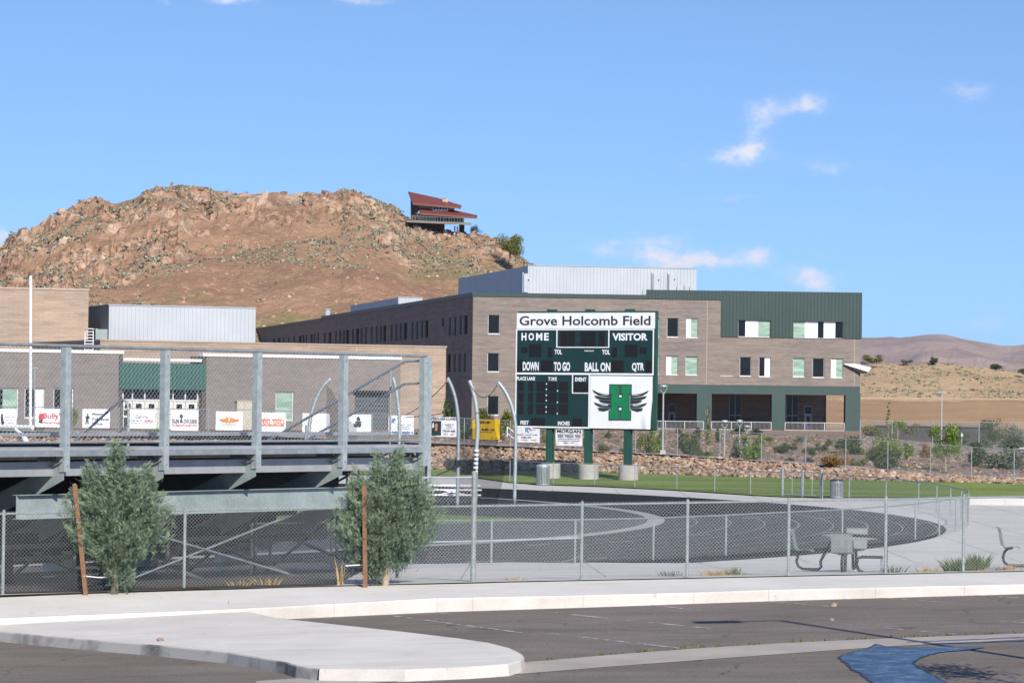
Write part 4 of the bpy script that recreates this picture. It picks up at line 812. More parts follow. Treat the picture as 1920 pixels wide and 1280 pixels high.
def emb():
    grid = []; rk = []
    for i in range(90):
        row = []
        for px in ecols:
            yt = interp(EMB, px)[0]; yb = min(803, max(yt + 4, 803)); 
            ym = 752 + (px - 1614) * .005
            if i <= 30: t = i / 30; d = 420 + 22 * t; zt = P(px, max(ym, yt + 3), 442).z; z = .6 + (zt - .6) * t
            elif i < 34: d = 442 + (i - 30) * 1.0; z = P(px, max(ym, yt + 3), 442).z + .02 * (i - 30)
            elif i <= 76: t = (i - 34) / 42; d = 446 + 60 * t; a = P(px, max(ym - 1.5, yt + 1.5), 446).z; b = P(px, yt, 506).z; z = a + (b - a) * t
            else: d = 506 + (i - 76) * 4; z = P(px, yt, 506).z - (i - 76) * .2
            v = ray(px, 740); x = v.x / v.y * d; p = Vector((x, d, 0)); r = 0
            z += fbm(p / 14, 4) * (.15 if i <= 33 else .5); 
            if i > 34: r = max(0, fbm(p / 9 + Vector((3, 3, 0)), 4)) * .6
            row.append(Vector((x, d, z))); rk.append(r)
            if 36 < i <= 76: ep.append((x, d, z, r, (i - 34) / 42, px))
        grid.append(row)
    n = len(ecols); mb = MB(); mb.loft(grid[34:]); o = mb.build('embankment', EM); S(o); o.data.attributes.new('rocky', 'FLOAT', 'POINT').data.foreach_set('value', rk[34 * n:])
    mb = MB(); mb.loft(grid[:35]); S(mb.build('cut_slope', mat('cut_slope_soil', (.37, .235, .13), .95, 0, (.28, .175, .095), .10, fine=.12, fscale=3, sc=(.5, 1, 2))))
emb()
mb = MB(); mb.loft([[P(px, 752 + (px - 1614) * .005 + k, 441.6 - k * .2) + Vector((0, 0, .45)) for px in (1614, 1700, 1800, 1900, 2000, 2150)] for k in (-.9, .9)]); S(mb.build('path', mat('bench_track', (.50, .38, .26), .95)))
FAR = [(700, 700), (1300, 668), (1500, 645), (1614, 637), (1650, 639), (1690, 638), (1720, 633.5), (1745, 632), (1770, 633), (1800, 638), (1840, 648), (1880, 654), (1900, 656), (1930, 651), (2000, 648), (2150, 652), (2400, 668)]
fcols = [600 + 9 * i for i in range(210)]; grid = []
for i in range(60):
    row = []
    for px in fcols:
        t = i / 45; y = interp(FAR, px)[0]; d = 4200 + 2600 * min(t, 1.3); zr_ = P(px, y, 6800).z; z = 1 + (zr_ - 1) * (min(t, 1) ** 1.15) if t <= 1 else zr_ - (t - 1) * 60
        v = ray(px, y); x = v.x / v.y * d; p = Vector((x, d, 0)); z += (ridged(p / 420, 5) - .9) * 42 * min(1, t * 2) * (1 - min(1, t) * .75)
        row.append(Vector((x, d, z)))
    grid.append(row)
mb = MB(); mb.loft(grid); S(mb.build('far_hills', mat('far_brush_hills', (.36, .255, .21), .95, 0, (.24, .175, .155), .0035, .4, .6)))
# sagebrush and loose rock on the hills
rnd = random.Random(5)
def puff(mb, c, r, n, rnd, flat=.7):
    for k in range(n):
        d = Vector((rnd.gauss(0, 1), rnd.gauss(0, 1), rnd.gauss(0, 1))).normalized(); q = Vector(c) + Vector((d.x * r, d.y * r, abs(d.z) * r * flat)) * rnd.uniform(.55, 1)
        a = Vector((rnd.gauss(0, 1), rnd.gauss(0, 1), rnd.gauss(0, 1))).normalized() * r * .42; b = a.cross(d).normalized() * r * .42; mb.face([q - a, q + b, q + a, q - b])
mb = MB(); cnt = 0
for k in range(60000):
    x, d, z, rw, t, px = hp[rnd.randrange(len(hp))]
    if px > 1080 or px < -120: continue
    lim = interp(BAND, px)[0]; w = 0
    cl = fbm(Vector((x, d, 9)) / 22, 3)
    if t > lim - .10: w = .9 * max(0, min(1, .5 + 1.6 * cl))
    else: w = .006
    if rnd.random() < w and cnt < 6500: puff(mb, (x + rnd.uniform(-.8, .8), d + rnd.uniform(-.6, .6), z - .15), rnd.uniform(.25, .72), 11, rnd); cnt += 1
o = mb.build('sagebrush', 'l_sage'); tag(o, 'grey green sagebrush scattered over the rocky hilltop', 'shrubs', kind='stuff')
mb = MB(); cnt = 0
for k in range(3200):
    x, d, z, rw, t, px = ep[rnd.randrange(len(ep))]
    if 1590 < px < 1990 and rnd.random() < (.35 + .5 * fbm(Vector((x, d, 2)) / 20, 3)) and cnt < 420: puff(mb, (x, d, z - .05), rnd.uniform(.2, .5), 11, rnd); cnt += 1
o = mb.build('sagebrush', 'l_sage'); tag(o, 'low grey scrub dotted over the tan embankment', 'shrubs', kind='stuff')
mb = MB(); cnt = 0
for k in range(40000):
    x, d, z, rw, t, px = hp[rnd.randrange(len(hp))]
    if px > 1080 or px < -120: continue
    if rw > .5 and rnd.random() < .12 and cnt < 650: s = rnd.choice((.3, .4, .5, .6, .9)); mb.add(*ico((x, d, z), s * rnd.uniform(.7, 1.25), rnd, (1.1, 1, .9), .32)); cnt += 1
    elif rw < .2 and rnd.random() < .035: mb.add(*ico((x, d, z), rnd.uniform(.15, .5), rnd))
def crag():
    m, nt, bs = newmat('crag_rock'); bs.inputs['Roughness'].default_value = .95
    g = nt.nodes.new('ShaderNodeNewGeometry'); c = ramp(nt, g.outputs['Random Per Island'], [(0, (.22, .13, .095)), (.4, (.36, .225, .15)), (.75, (.45, .31, .22)), (1, (.56, .45, .36))])
    n = ramp(nt, noise_node(nt, .8, 4, .7), [(.3, (.65, .62, .6)), (.65, (1.12, 1.1, 1.08))]); nt.links.new(mixc(nt, 1.0, c, n, 'MULTIPLY'), bs.inputs['Base Color']); bump(nt, bs, noise_node(nt, 1.5, 4, .7), .3); return m
o = mb.build('hill_rocks', crag()); tag(o, 'rust red and cream boulders and loose stones of the hilltop crags', 'rocks', kind='stuff')
# ================================================================== objects
set_text(['Grove Holcomb Field'], .02)
set_text(['H', 'O', 'M', 'E', 'VISITOR', 'TOL', 'DOWN', 'TO GO', 'BALL ON', 'QTR', 'PLACE LANE', 'T I M E', 'EVENT', 'FEET', 'INCHES', 'FAIR-PLAY'], .035)
set_text(["Bully's", 'Masonry', 'Professional', 'Services', 'Corwin', 'GMC', 'SLIM', 'CHICKENS', "MORREY'S", 'BLAZE', 'PIZZA', 'MORGAN', 'FERRARI-LUND', '775-544-4600', 'R', 'B'], .02)
def boards():
    L = P(966, 801.5, 162); Rr = P(1224.5, 803, 158); e = Vector((Rr.x - L.x, Rr.y - L.y, 0)); Wd = e.length; e.normalize(); n = Vector((e.y, -e.x, 0))
    zb = (L.z + Rr.z) / 2; zt = (P(966, 588, 162).z + P(1228, 583, 158).z) / 2; H = zt - zb; A = Vector((L.x, L.y, 0))
    t = T('scoreboard', 'green and white football scoreboard on three green posts set in concrete drums', 'scoreboard', A + e * Wd / 2 + Vector((0, 0, 0)))
    Z = Vector((0, 0, 1))
    def S_(u, v, o=0.0): return A + e * (u * Wd) + Z * (zb + H * (1 - v)) + n * o
    def q(X, Y):
        u = (X - 135) / 1335; top = 90 - 30 * u; bot = 1178 + 14 * u; return u, (Y - top) / (bot - top)
    def slab(name, m, u0, u1, v0, v1, o0, o1, par=t): mb = MB(); mb.par(S_(u0, v1, o0), e * (u1 - u0) * Wd, n * (o1 - o0), Z * ((v1 - v0) * H)); return mb.build(name, m, par)
    def bar(mb, u0, u1, v0, v1, o0, o1): mb.par(S_(u0, v1, o0), e * (u1 - u0) * Wd, n * (o1 - o0), Z * ((v1 - v0) * H))
    def txt(mb, s, u0, u1, v0, v1, o): text_into(mb, s, S_(u0, v1, o), e * (u1 - u0) * Wd, Z * ((v1 - v0) * H))
    slab('cabinet', 'pgreen', .0, 1.010, -.012, 1.005, -.32, -.14)
    sg = slab('title_panel', 'whitevinyl', .004, .997, .004, .140, -.139, .02); mb = MB(); txt(mb, 'Grove Holcomb Field', .024, .975, .030, .113, .024); mb.build('lettering', 'ink', sg)
    ub = slab('score_panel', 'bgreen', .003, .997, .148, .528, -.139, .015)
    mb = MB(); w = .0075
    for (a, b, c, d) in ((0, 1, .143, .154), (0, 1, .524, .540), (0, w, .154, .524), (1 - w, 1, .154, .524), (.298, .305, .154, .306), (.675, .682, .154, .306), (.305, .675, .298, .306)): bar(mb, a, b, c, d, .0, .03)
    mb.build('border_trim', 'white', ub)
    mb = MB()
    for i, (c, x) in enumerate(zip('HOME', (.040, .092, .148, .207))): txt(mb, c, x, x + (.037, .041, .046, .034)[i], .178, .243, .019); mb.build('lettering', 'whitevinyl', ub); mb = MB()
    for s, a, b, c, d in (('VISITOR', .704, .955, .180, .243), ('TOL', .285, .339, .322, .363), ('TOL', .631, .687, .322, .364), ('DOWN', .052, .170, .430, .507), ('TO GO', .281, .400, .430, .508), ('BALL ON', .507, .692, .432, .510), ('QTR', .846, .933, .433, .511), ('FAIR-PLAY', .504, .573, .327, .338)): txt(mb, s, a, b, c, d, .019); mb.build('lettering', 'whitevinyl', ub); mb = MB()
    def digits(par, lst):
        for (a, b, c, d) in lst:
            mb = MB(); bar(mb, a, b, c, d, .0, .024); o = mb.build('digit_display', 'black', par)
    digits(ub, [(.041, .085, .306, .354), (.097, .186, .275, .387), (.236, .271, .302, .388), (.008, .050, .414, .520), (.187, .273, .415, .516), (.326, .380, .168, .295), (.384, .434, .168, .295), (.472, .526, .168, .295), (.530, .584, .168, .295), (.603, .650, .168, .295), (.702, .738, .302, .386), (.793, .884, .278, .383), (.900, .950, .303, .354), (.699, .788, .413, .515), (.941, .983, .413, .516)])
    mb = MB()
    for v in (.195, .265): bar(mb, .448, .460, v, v + .014, 0, .022)
    mb.build('colon_lamp', 'black', ub)
    lb = slab('event_panel', 'bgreen', .003, .541, .541, .997, -.139, .015)
    mb = MB()
    for (a, b, c, d) in ((0, w, .540, .997), (.537, .546, .540, .997), (.0, .546, .990, 1.003), (.416, .423, .541, .702), (.423, .537, .694, .702)): bar(mb, a, b, c, d, .0, .03)
    mb.build('border_trim', 'white', lb)
    mb = MB()
    for s, a, b, c, d in (('PLACE LANE', .009, .144, .560, .592), ('T I M E', .242, .303, .561, .594), ('EVENT', .438, .520, .562, .597), ('FEET', .040, .101, .944, .978), ('INCHES', .315, .402, .944, .979)): txt(mb, s, a, b, c, d, .019); mb.build('lettering', 'whitevinyl', lb); mb = MB()
    for (X, Y) in [(440, y) for y in (765, 817, 873, 923, 985, 1033)] + [(550, y) for y in (830, 940, 1048)]: u, v = q(X, Y); bar(mb, u - .004, u + .004, v - .005, v + .005, .014, .022); mb.build('dot_lamp', 'whitevinyl', lb); mb = MB()
    digits(lb, [(a, b, c, d) for (c, d) in ((.602, .686), (.699, .786), (.798, .886)) for (a, b) in ((.022, .060), (.095, .130), (.155, .222), (.234, .303), (.320, .388))] + [(.427, .534, .606, .690), (.118, .221, .919, .988), (.421, .492, .917, .988)])
    # crest banner, its lower right corner come loose
    mb = MB(); n1 = 24; g = []
    for j in range(n1 + 1):
        r = []
        for i in range(n1 + 1):
            a, b = i / n1, j / n1; k = max(0, (a - .70) / .3) * max(0, (b - .45) / .55); wv = math.sin(a * 34 - b * 5) * .05 * k + .20 * k * k; shr = -.018 * k * math.sin(b * 3)
            r.append(S_(.549 + (.9945 - .549) * a + shr, .548 + (1.0 - .548) * b, .022 + wv + .004 * math.sin(a * 9) * math.sin(b * 5)))
        g.append(r)
    mb.loft(g[::-1]); lg = mb.build('crest_banner', 'whitevinyl', t, True)
    mb = MB(); bar(mb, .546, 1.0, .541, .9985, -.139, .0); mb.build('backing_panel', 'pgreen', t)
    def shape(name, m, polys, off, dep=.012):
        mb = MB()
        for pl in polys: mb.prism([S_(*q(X, Y), off) for X, Y in pl], -n * dep)
        return mb.build(name, m, lg)
    Hp = [[(1058, 765), (1154, 765), (1154, 857), (1142, 857), (1142, 890), (1160, 890), (1160, 978), (1142, 978), (1142, 1012), (1152, 1012), (1152, 1103), (1055, 1103), (1055, 1016), (1072, 1016), (1072, 852), (1058, 852)], [(1164, 765), (1262, 765), (1262, 852), (1244, 852), (1244, 1016), (1259, 1016), (1259, 1103), (1162, 1103), (1162, 1012), (1178, 1012), (1178, 978), (1160, 978), (1160, 890), (1178, 890), (1178, 857), (1164, 857)]]
    def grow(pl, k):
        out = []; m = len(pl); ar = sum(pl[i][0] * pl[(i + 1) % m][1] - pl[(i + 1) % m][0] * pl[i][1] for i in range(m)); sgn = 1 if ar > 0 else -1
        for i in range(m):
            (x0, y0), (x1, y1), (x2, y2) = pl[i - 1], pl[i], pl[(i + 1) % m]; n1 = Vector((y1 - y0, x0 - x1)).normalized() * sgn; n2 = Vector((y2 - y1, x1 - x2)).normalized() * sgn
            if (n1 + n2).length < .2: b = n1
            else: b = (n1 + n2) / (1 + n1.dot(n2)) if 1 + n1.dot(n2) > .3 else n1
            out.append((x1 + b.x * k, y1 + b.y * k))
        return out
    # widened black copies overlap on the middle bar, so they go in as one outline each side of it
    Ob = [(1053, 760), (1157, 760), (1157, 862), (1147, 862), (1147, 885), (1175, 885), (1175, 862), (1161, 862), (1161, 760), (1267, 760), (1267, 857), (1249, 857), (1249, 1011), (1264, 1011), (1264, 1108), (1159, 1108), (1159, 1008), (1174, 1008), (1174, 983), (1147, 983), (1147, 1008), (1155, 1008), (1155, 1108), (1050, 1108), (1050, 1011), (1067, 1011), (1067, 857), (1053, 857)]
    shape('letter_outline', 'ink', [Ob], .048)
    Hg = [(1061, 768), (1149, 768), (1149, 854), (1138, 854), (1138, 893), (1182, 893), (1182, 854), (1169, 854), (1169, 768), (1259, 768), (1259, 849), (1241, 849), (1241, 1019), (1256, 1019), (1256, 1100), (1167, 1100), (1167, 1015), (1182, 1015), (1182, 975), (1138, 975), (1138, 1015), (1147, 1015), (1147, 1100), (1058, 1100), (1058, 1019), (1075, 1019), (1075, 849), (1061, 849)]
    shape('letter_face', 'hgreen', [Hg], .056)
    wing = [[(1066, 850), (1010, 855), (950, 845), (890, 815), (905, 842), (950, 870), (1000, 880), (1066, 884)], [(1066, 888), (1000, 886), (955, 878), (908, 870), (925, 896), (965, 910), (1066, 914)], [(1066, 918), (1000, 914), (950, 914), (968, 934), (1010, 946), (1066, 950)], [(1066, 954), (1010, 956), (955, 950), (906, 936), (922, 962), (965, 982), (1066, 986)], [(1066, 990), (1000, 988), (940, 988), (955, 1006), (948, 1014), (1000, 1024), (1040, 1012), (1066, 998)]]
    hi = [[(1058, 862), (1000, 868), (950, 858), (985, 874), (1050, 878)], [(1058, 894), (1000, 898), (950, 890), (990, 905), (1050, 908)], [(1050, 962), (1010, 970), (950, 960), (985, 978), (1040, 980)], [(1050, 994), (1010, 1006), (980, 1002), (1000, 1014), (1035, 1006)]]
    wh = [[(1050, 853), (1005, 861), (960, 852), (1005, 866), (1050, 862)], [(1040, 957), (1000, 963), (950, 954), (1000, 968), (1040, 966)]]
    mir = lambda pl: [(2 * 1160 - x, y) for x, y in pl]
    shape('crest_wing', 'ink', wing, .042); shape('crest_wing', 'ink', [mir(p) for p in wing], .042)
    shape('wing_feather', 'dkgreen', hi, .046); shape('wing_feather', 'dkgreen', [mir(p) for p in hi], .046); shape('wing_highlight', 'whitevinyl', wh, .049); shape('wing_highlight', 'whitevinyl', [mir(p) for p in wh], .049)
    # posts and drums
    for (px, pyb) in ((1018, 902.5), (1102, 904.5), (1188.5, 907)):
        g = P(px, pyb, 160.6 - (px - 1018) * .006); g.z = 0.02; post = Vector((g.x, g.y + .0, 0)); s = (post - A).dot(e); c = A + e * s - n * .62 * 0 - n * .30; 
        mb = MB(); mb.box((c.x, c.y, .05), .36, .16, zb + .3 - .05, math.atan2(e.y, e.x)); mb.box((c.x, c.y, .051), .06, .34, zb + .29 - .05, math.atan2(e.y, e.x)); mb.box((c.x + n.x * .19, c.y + n.y * .19, .05), .36, .05, zb + .24, math.atan2(e.y, e.x)); mb.build('post', 'pgreen', t)
        mb = MB(); mb.cyl((c.x, c.y, -.1), .52, .92 + .1, 28); mb.tube([(c.x, c.y, .92), (c.x, c.y, .95)], [.52, .48], 28); mb.build('footing', 'pier', t, False)
        mb = MB(); mb.box(S_(s / Wd, -.012, -.28) - Z * .003, .5, .22, .10, math.atan2(e.y, e.x)); mb.build('lifting_lug', 'pgreen', t)
    mb = MB(); mb.par(S_(.12, 1.012, -.40), e * Wd * .88, n * .26, Z * .06); mb.build('lower_beam', 'black2', t)
boards()
# ------------------------------------------------------------------ the stand
def stand():
    td = Vector((.597, .802, 0)); ti = Vector((-.802, .597, 0)); O = Vector((-8.71, 60, 0)); Z = Vector((0, 0, 1))
    t = T('bleachers', 'galvanised steel grandstand seen from behind with tall mesh guard and sloping rakers', 'bleachers', O + Z * .5)
    def B(s, w, z): return O + td * s + ti * w + Z * z
    def bar(mb, s0, s1, w0, w1, z0, z1): return mb.par(B(s0, w0, z0), td * (s1 - s0), ti * (w1 - w0), Z * (z1 - z0))
    s0, s1 = -9.5, 11.2; zt = 5.22; zd = 3.25; sp = [-8.4, -5.6, -2.8, 0, 2.8, 5.6, 8.4, 11.2]
    for s in sp:
        mb = MB(); bar(mb, s - .075, s + .075, -.16, -.145, 2.78, zt - .03); bar(mb, s + .06, s + .075, -.145, -.02, 2.78, zt - .03); bar(mb, s - .075, s - .06, -.145, -.02, 2.78, zt - .03)
        if s == 11.2: bar(mb, s + .085, s + .20, -.16, -.145, 2.2, zt - .03); bar(mb, s + .185, s + .20, -.145, .0, 2.2, zt - .03)
        p = mb.build('guard_post', 'galv', t); mb = MB()
        for z in (2.9, 3.3, zt - .15): mb.tube([B(s, -.175, z), B(s, -.155, z)], .018, 6)
        mb.build('bolt', 'galv_d', p)
    def rail(name, z, w, r, a=s0, b=s1 + .15, m='galv_d'): mb = MB(); mb.tube([B(a, w, z), B(b, w, z)], r, 10); return mb.build(name, m, t)
    rail('top_rail', zt, -.03, .032); rail('bottom_rail', zd + .10, -.03, .024)
    mb = MB(); wires(mb, B(s0, -.015, 0), B(s1 + .1, -.015, 0), zd + .06, zt, .108, .0036); cl = mb.build('chain_link', 'wire', t)
    mb = MB(); k = -9.3
    while k < s1: mb.tube([B(k, -.03, zt - .036), B(k + .03, -.03, zt + .037)], .008, 5); mb.tube([B(k, -.03, zd + .07), B(k + .03, -.03, zd + .13)], .008, 5); k += .93
    mb.build('tie_wire', 'galv', cl)
    # end guard stepping down towards the field
    rise, run, nr = .32, .62, 8
    wend = 1.1 + run * nr; drop = rise * nr
    for dz in (0, -.5):
        mb = MB(); mb.tube([B(s1 + .05, 0, zt - .10 + dz), B(s1 + .05, .5, zt - .12 + dz), B(s1 + .05, wend, zt - .1 - drop + dz)], .030, 8); mb.build('end_rail', 'galv_d', t)
    mb = MB(); mb.tube([B(s1 + .05, .5, zd), B(s1 + .05, wend, zd - drop)], .028, 8); mb.build('end_rail', 'galv_d', t)
    for i in range(0, nr + 1, 2):
        w = .9 + run * i; z = zd - rise * i; mb = MB(); mb.tube([B(s1 + .05, w, z - .3), B(s1 + .05, w, zt - .1 - rise * (w - .5) / run)], .025, 8); mb.build('end_post', 'galv_d', t)
    # walkway, seats and treads
    def plank(name, w0, w1, z, th=.05, m='alum', a=s0, b=s1):
        mb = MB(); bar(mb, a, b, w0, w1, z - th, z)
        for w in (w0, w1 - .018): bar(mb, a, b, w, w + .018, z - th - .03, z - th - .001)
        return mb.build(name, m, t)
    plank('walkway_plank', -.13, .16, zd); plank('walkway_plank', .17, .46, zd); plank('walkway_plank', .47, .76, zd)
    mb = MB(); bar(mb, s0, s1, -.14, -.135, zd - .17, zd - .055); mb.build('fascia', 'galv_d', t)
    mb = MB(); bar(mb, s0, s1, .18, .22, zd - .56, zd - .30); bar(mb, s0, s1, .12, .22, zd - .30, zd - .28); mb.build('toe_board', 'alum', t)
    for i in range(nr):
        w = .80 + run * i; z = zd - rise * i
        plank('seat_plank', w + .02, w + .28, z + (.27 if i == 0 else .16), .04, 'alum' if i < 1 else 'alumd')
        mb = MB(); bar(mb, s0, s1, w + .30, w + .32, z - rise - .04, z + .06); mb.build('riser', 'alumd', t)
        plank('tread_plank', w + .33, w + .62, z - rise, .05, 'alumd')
    # rakers, cross beam, columns
    for s in sp:
        mb = MB(); a, b, c, d = B(s - .05, -.12, 2.97), B(s - .05, wend, 2.97 - drop + .2), B(s - .05, wend, 2.50 - drop + .2), B(s - .05, .25, 2.46); mb.prism([a, b, c, d, B(s - .05, -.12, 2.62)], td * .012)
        a2 = B(s - .11, -.12, 2.972); mb.par(a2, td * .13, B(s - .05, wend, 2.97 - drop + .2) - B(s - .05, -.12, 2.97), Z * .014)
        rk = mb.build('raker_beam', 'gsteel', t); mb = MB(); bar(mb, s - .05, s + .05, .0, .08, 2.95, zd - .06); bar(mb, s - .04, s + .04, .55, .62, 2.8, zd - .06)
        mb.prism([B(s + .0, .1, 2.98), B(s + .0, .55, 2.9), B(s + .0, .55, zd - .06), B(s + .0, .4, zd - .06)], td * .01); mb.build('plank_bracket', 'galv_d', rk)
    wb = .45; zb = 2.33
    mb = MB(); bar(mb, -.75, 12, wb - .006, wb + .006, zb - .46, zb - .012); bar(mb, -.75, 12, wb - .10, wb + .10, zb - .012, zb); bar(mb, -.75, 12, wb - .10, wb + .10, zb - .472, zb - .4605); mb.build('cross_beam', 'gsteel', t)
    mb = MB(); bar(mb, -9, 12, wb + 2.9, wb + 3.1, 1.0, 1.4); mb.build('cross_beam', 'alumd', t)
    for s in (1.95,):
        mb = MB(); z0 = zg(B(s, wb, 0).x, B(s, wb, 0).y); bar(mb, s - .13, s - .118, wb - .09, wb + .09, z0, zb - .473); bar(mb, s + .118, s + .13, wb - .09, wb + .09, z0, zb - .473); bar(mb, s - .118, s + .118, wb - .006, wb + .006, z0, zb - .473); mb.build('column', 'galv', t)
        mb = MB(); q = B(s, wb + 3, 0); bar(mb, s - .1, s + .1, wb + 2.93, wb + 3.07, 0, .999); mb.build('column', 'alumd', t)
    mb = MB(); mb.tube([B(2.1, wb + .1, 1.72), B(7.4, wb + .1, .5)], .02, 8); mb.build('brace', 'galv_d', t)
    mb = MB(); mb.tube([B(7.4, wb + .14, 1.72), B(2.3, wb + .14, .5)], .02, 8); mb.build('brace', 'galv_d', t)
    for s in sp:
        for (w0, z0, w1, z1) in ((1.2, .35, 4.6, 1.25), (4.6, .2, 2.2, 1.75), (2.4, .05, 2.4, 1.9), (4.4, .05, 4.4, 1.1)):
            mb = MB(); mb.tube([B(s + .03, w0, z0), B(s + .03, w1, z1)], .04, 6); mb.build('strut', mat('dull_strut', (.14, .145, .15), .7, .2), t)
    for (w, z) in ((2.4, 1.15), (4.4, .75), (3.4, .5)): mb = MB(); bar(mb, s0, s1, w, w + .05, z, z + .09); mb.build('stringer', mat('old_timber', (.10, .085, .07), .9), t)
    # aisle rail looped at its top end
    sa = 2.9
    for q in (0, 1):
        mb = MB(); z = zd - .35 if False else zd
        mb.tube([B(sa, 1.0, zd - .1), B(sa, 1.0, zd + .75), B(sa, 1.04, zd + .87), B(sa, 1.14, zd + .93), B(sa, 1.26, zd + .90), B(sa, 1.0 + run * 3.2, zd + .90 - rise * 3.6), B(sa, 1.0 + run * 3.2, zd - rise * 4)], .028, 8)
        if q == 0: mb.build('aisle_rail', 'galv', t)
    mb = MB(); mb.tube([B(sa, 1.0, zd + .42), B(sa, 1.0 + run * 3.2, zd + .42 - rise * 3.4)], .025, 8); mb.build('aisle_rail', 'galv_d', t)
stand()
# ------------------------------------------------------------------ fences
def upz(p, h): return Vector((p.x, p.y, p.z + h))
def street_fence():
    t = T('chain_link_fence', 'galvanised chain-link fence along the back edge of the pale sidewalk', 'fence', fb(960)); H = 1.50
    posts = [-1500, -1170, -840, -510, -175, 5, 345, 688, 887, 1090, 1288, 1478, 1660, 1806, 1990, 2190, 2400, 2620]
    for px in posts:
        p = fb(px); big = px == 887; mb = MB(); r = .055 if big else .032; h = 2.15 if big else H + .02
        mb.tube([upz(p, -.1), upz(p, h)], r, 12); mb.tube([upz(p, h), upz(p, h + .03)], [r * 1.12, r * 1.1], 12); mb.tube([upz(p, h + .03), upz(p, h + .06)], [r * 1.1, r * .3], 12)
        if big:
            for z in (.12, .35, 1.0, 1.45, 2.05): mb.tube([upz(p, z), upz(p, z + .04)], r * 1.15, 12)
        mb.build('post', 'galvp', t)
    for a, b in zip(posts, posts[1:]):
        A, Bq = fb(a), fb(b); mb = MB(); mb.tube([upz(A, H), upz(Bq, H)], .021, 8); mb.build('top_rail', 'galvp', t)
        mb = MB(); sh = Vector((0, -.03, 0)); 
        wires(mb, Vector((A.x, A.y - .03, A.z)), Vector((Bq.x, Bq.y - .03, Bq.z)), .03, H - .01, .0735, .0024, spike=.055); mb.build('chain_link', 'wire', t)
    A, Bq = fb(688), fb(887)
    A = A.lerp(Bq, .28)
    mb = MB(); mb.tube([upz(A, .1), upz(A, 2.1)], .035, 10); mb.build('post', 'galv', t)
    mb = MB(); mb.tube([upz(A, 2.08), upz(Bq, 2.08)], .021, 8); mb.build('top_rail', 'galv', t); mb = MB(); wires(mb, A, Bq, H + .06, 2.09, .0735, .0026, spike=.04); mb.build('chain_link', 'wire', t)
    p = fb(887); q = fb(1090); mb = MB(); mb.tube([upz(p.lerp(q, .02), .80), upz(p.lerp(q, .98), .83)], .02, 8); mb.build('brace_rail', 'galv', t); mb = MB(); mb.tube([upz(A, .8), upz(Bq, .8)], .02, 8); mb.build('brace_rail', 'galv', t)
    mb = MB(); mb.tube([upz(p.lerp(q, .98), .45), upz(p.lerp(q, .35), .03)], .006, 5); mb.build('truss_rod', 'galv_d', t)
street_fence()
def mesh_fence(name, label, cat, pts, H, m_post, m_link, rp=.028, rr=.02, low=.05, extra=None, lift=0.0):
    t = T(name, label, cat, pts[0])
    for p in pts: mb = MB(); mb.tube([upz(p, -.1), upz(p, H + .03)], rp, 8); mb.build('post', m_post, t)
    mb = MB(); mb.tube([upz(p, H) for p in pts], rr, 6); mb.build('top_rail', m_post, t)
    mb = MB()
    for a, b in zip(pts, pts[1:]): mb.face([upz(a, low), upz(b, low), upz(b, H), upz(a, H)])
    o = mb.build('chain_link', m_link, t); d = 0; uv = o.data.uv_layers[0].data; i = 0
    for a, b in zip(pts, pts[1:]):
        l = (b - a).length
        for k, (x, y) in enumerate(((d, low), (d + l, low), (d + l, H), (d, H))): uv[i + k].uv = (x, y)
        i += 4; d += l
    return t
def gz(px, py): p = G(px, py, 0); return Vector((p.x, p.y, zg(p.x, p.y)))
trk = [(470, 1101), (620, 1091), (770, 1081), (921, 1068), (1078, 1059), (1225, 1050.5), (1361, 1042), (1480, 1033.5), (1579, 1027), (1662, 1019), (1716, 1012), (1761, 1004.5), (1792, 997), (1809, 990.5), (1816, 985), (1815, 979.5), (1802, 974), (1782, 968), (1756, 962), (1722, 955.5), (1661, 947.5), (1592, 939.5), (1542, 934.5)]
tf = mesh_fence('track_fence', 'waist high chain-link fence curving round the end of the black track', 'fence', [gz(*p) for p in trk], 1.14, 'galvp', 'link')
trk2 = [(1467, 931), (1407, 928), (1340, 923.5), (1269, 919), (1190, 915), (1115, 911.5), (1037, 909), (956, 904.5), (872, 892.5), (790, 891), (700, 890), (600, 889)]
mesh_fence('track_fence', 'low chain-link fence in front of the lawn and the concrete drums', 'fence', [gz(*p) for p in trk2], 1.12, 'galv_d', 'linkd', .022, .016)
for i, (a, b, lab) in enumerate((((1467, 931.2), (1503, 932.6), 'left leaf of the pair of steel gates in the track fence'), ((1505, 932.7), (1540, 934.3), 'right leaf of the pair of steel gates nearest the slatted bin'))):
    A, Bq = gz(*a), gz(*b); t = T('track_gate', lab, 'gate', A, 'track gates'); 
    for p in ((A, Bq) if i == 0 else (A, Bq)): mb = MB(); mb.tube([upz(p, -.05), upz(p, 1.32 if (p is A) == (i == 0) else 1.25)], .06 if (p is A) == (i == 0) else .045, 10); mb.build('gate_post', 'galv_d', t)
    c = A.lerp(Bq, .5); mb = MB(); mb.tube([upz(A, 1.15), upz(Bq, 1.15)], .024, 8); mb.tube([upz(A, .12), upz(Bq, .12)], .024, 8); mb.tube([upz(c, .12), upz(c, 1.15)], .02, 8); mb.build('gate_frame', 'galv_d', t)
    mb = MB(); mb.face([upz(A, .12), upz(Bq, .12), upz(Bq, 1.15), upz(A, 1.15)]); mb.build('chain_link', 'linkd', t)
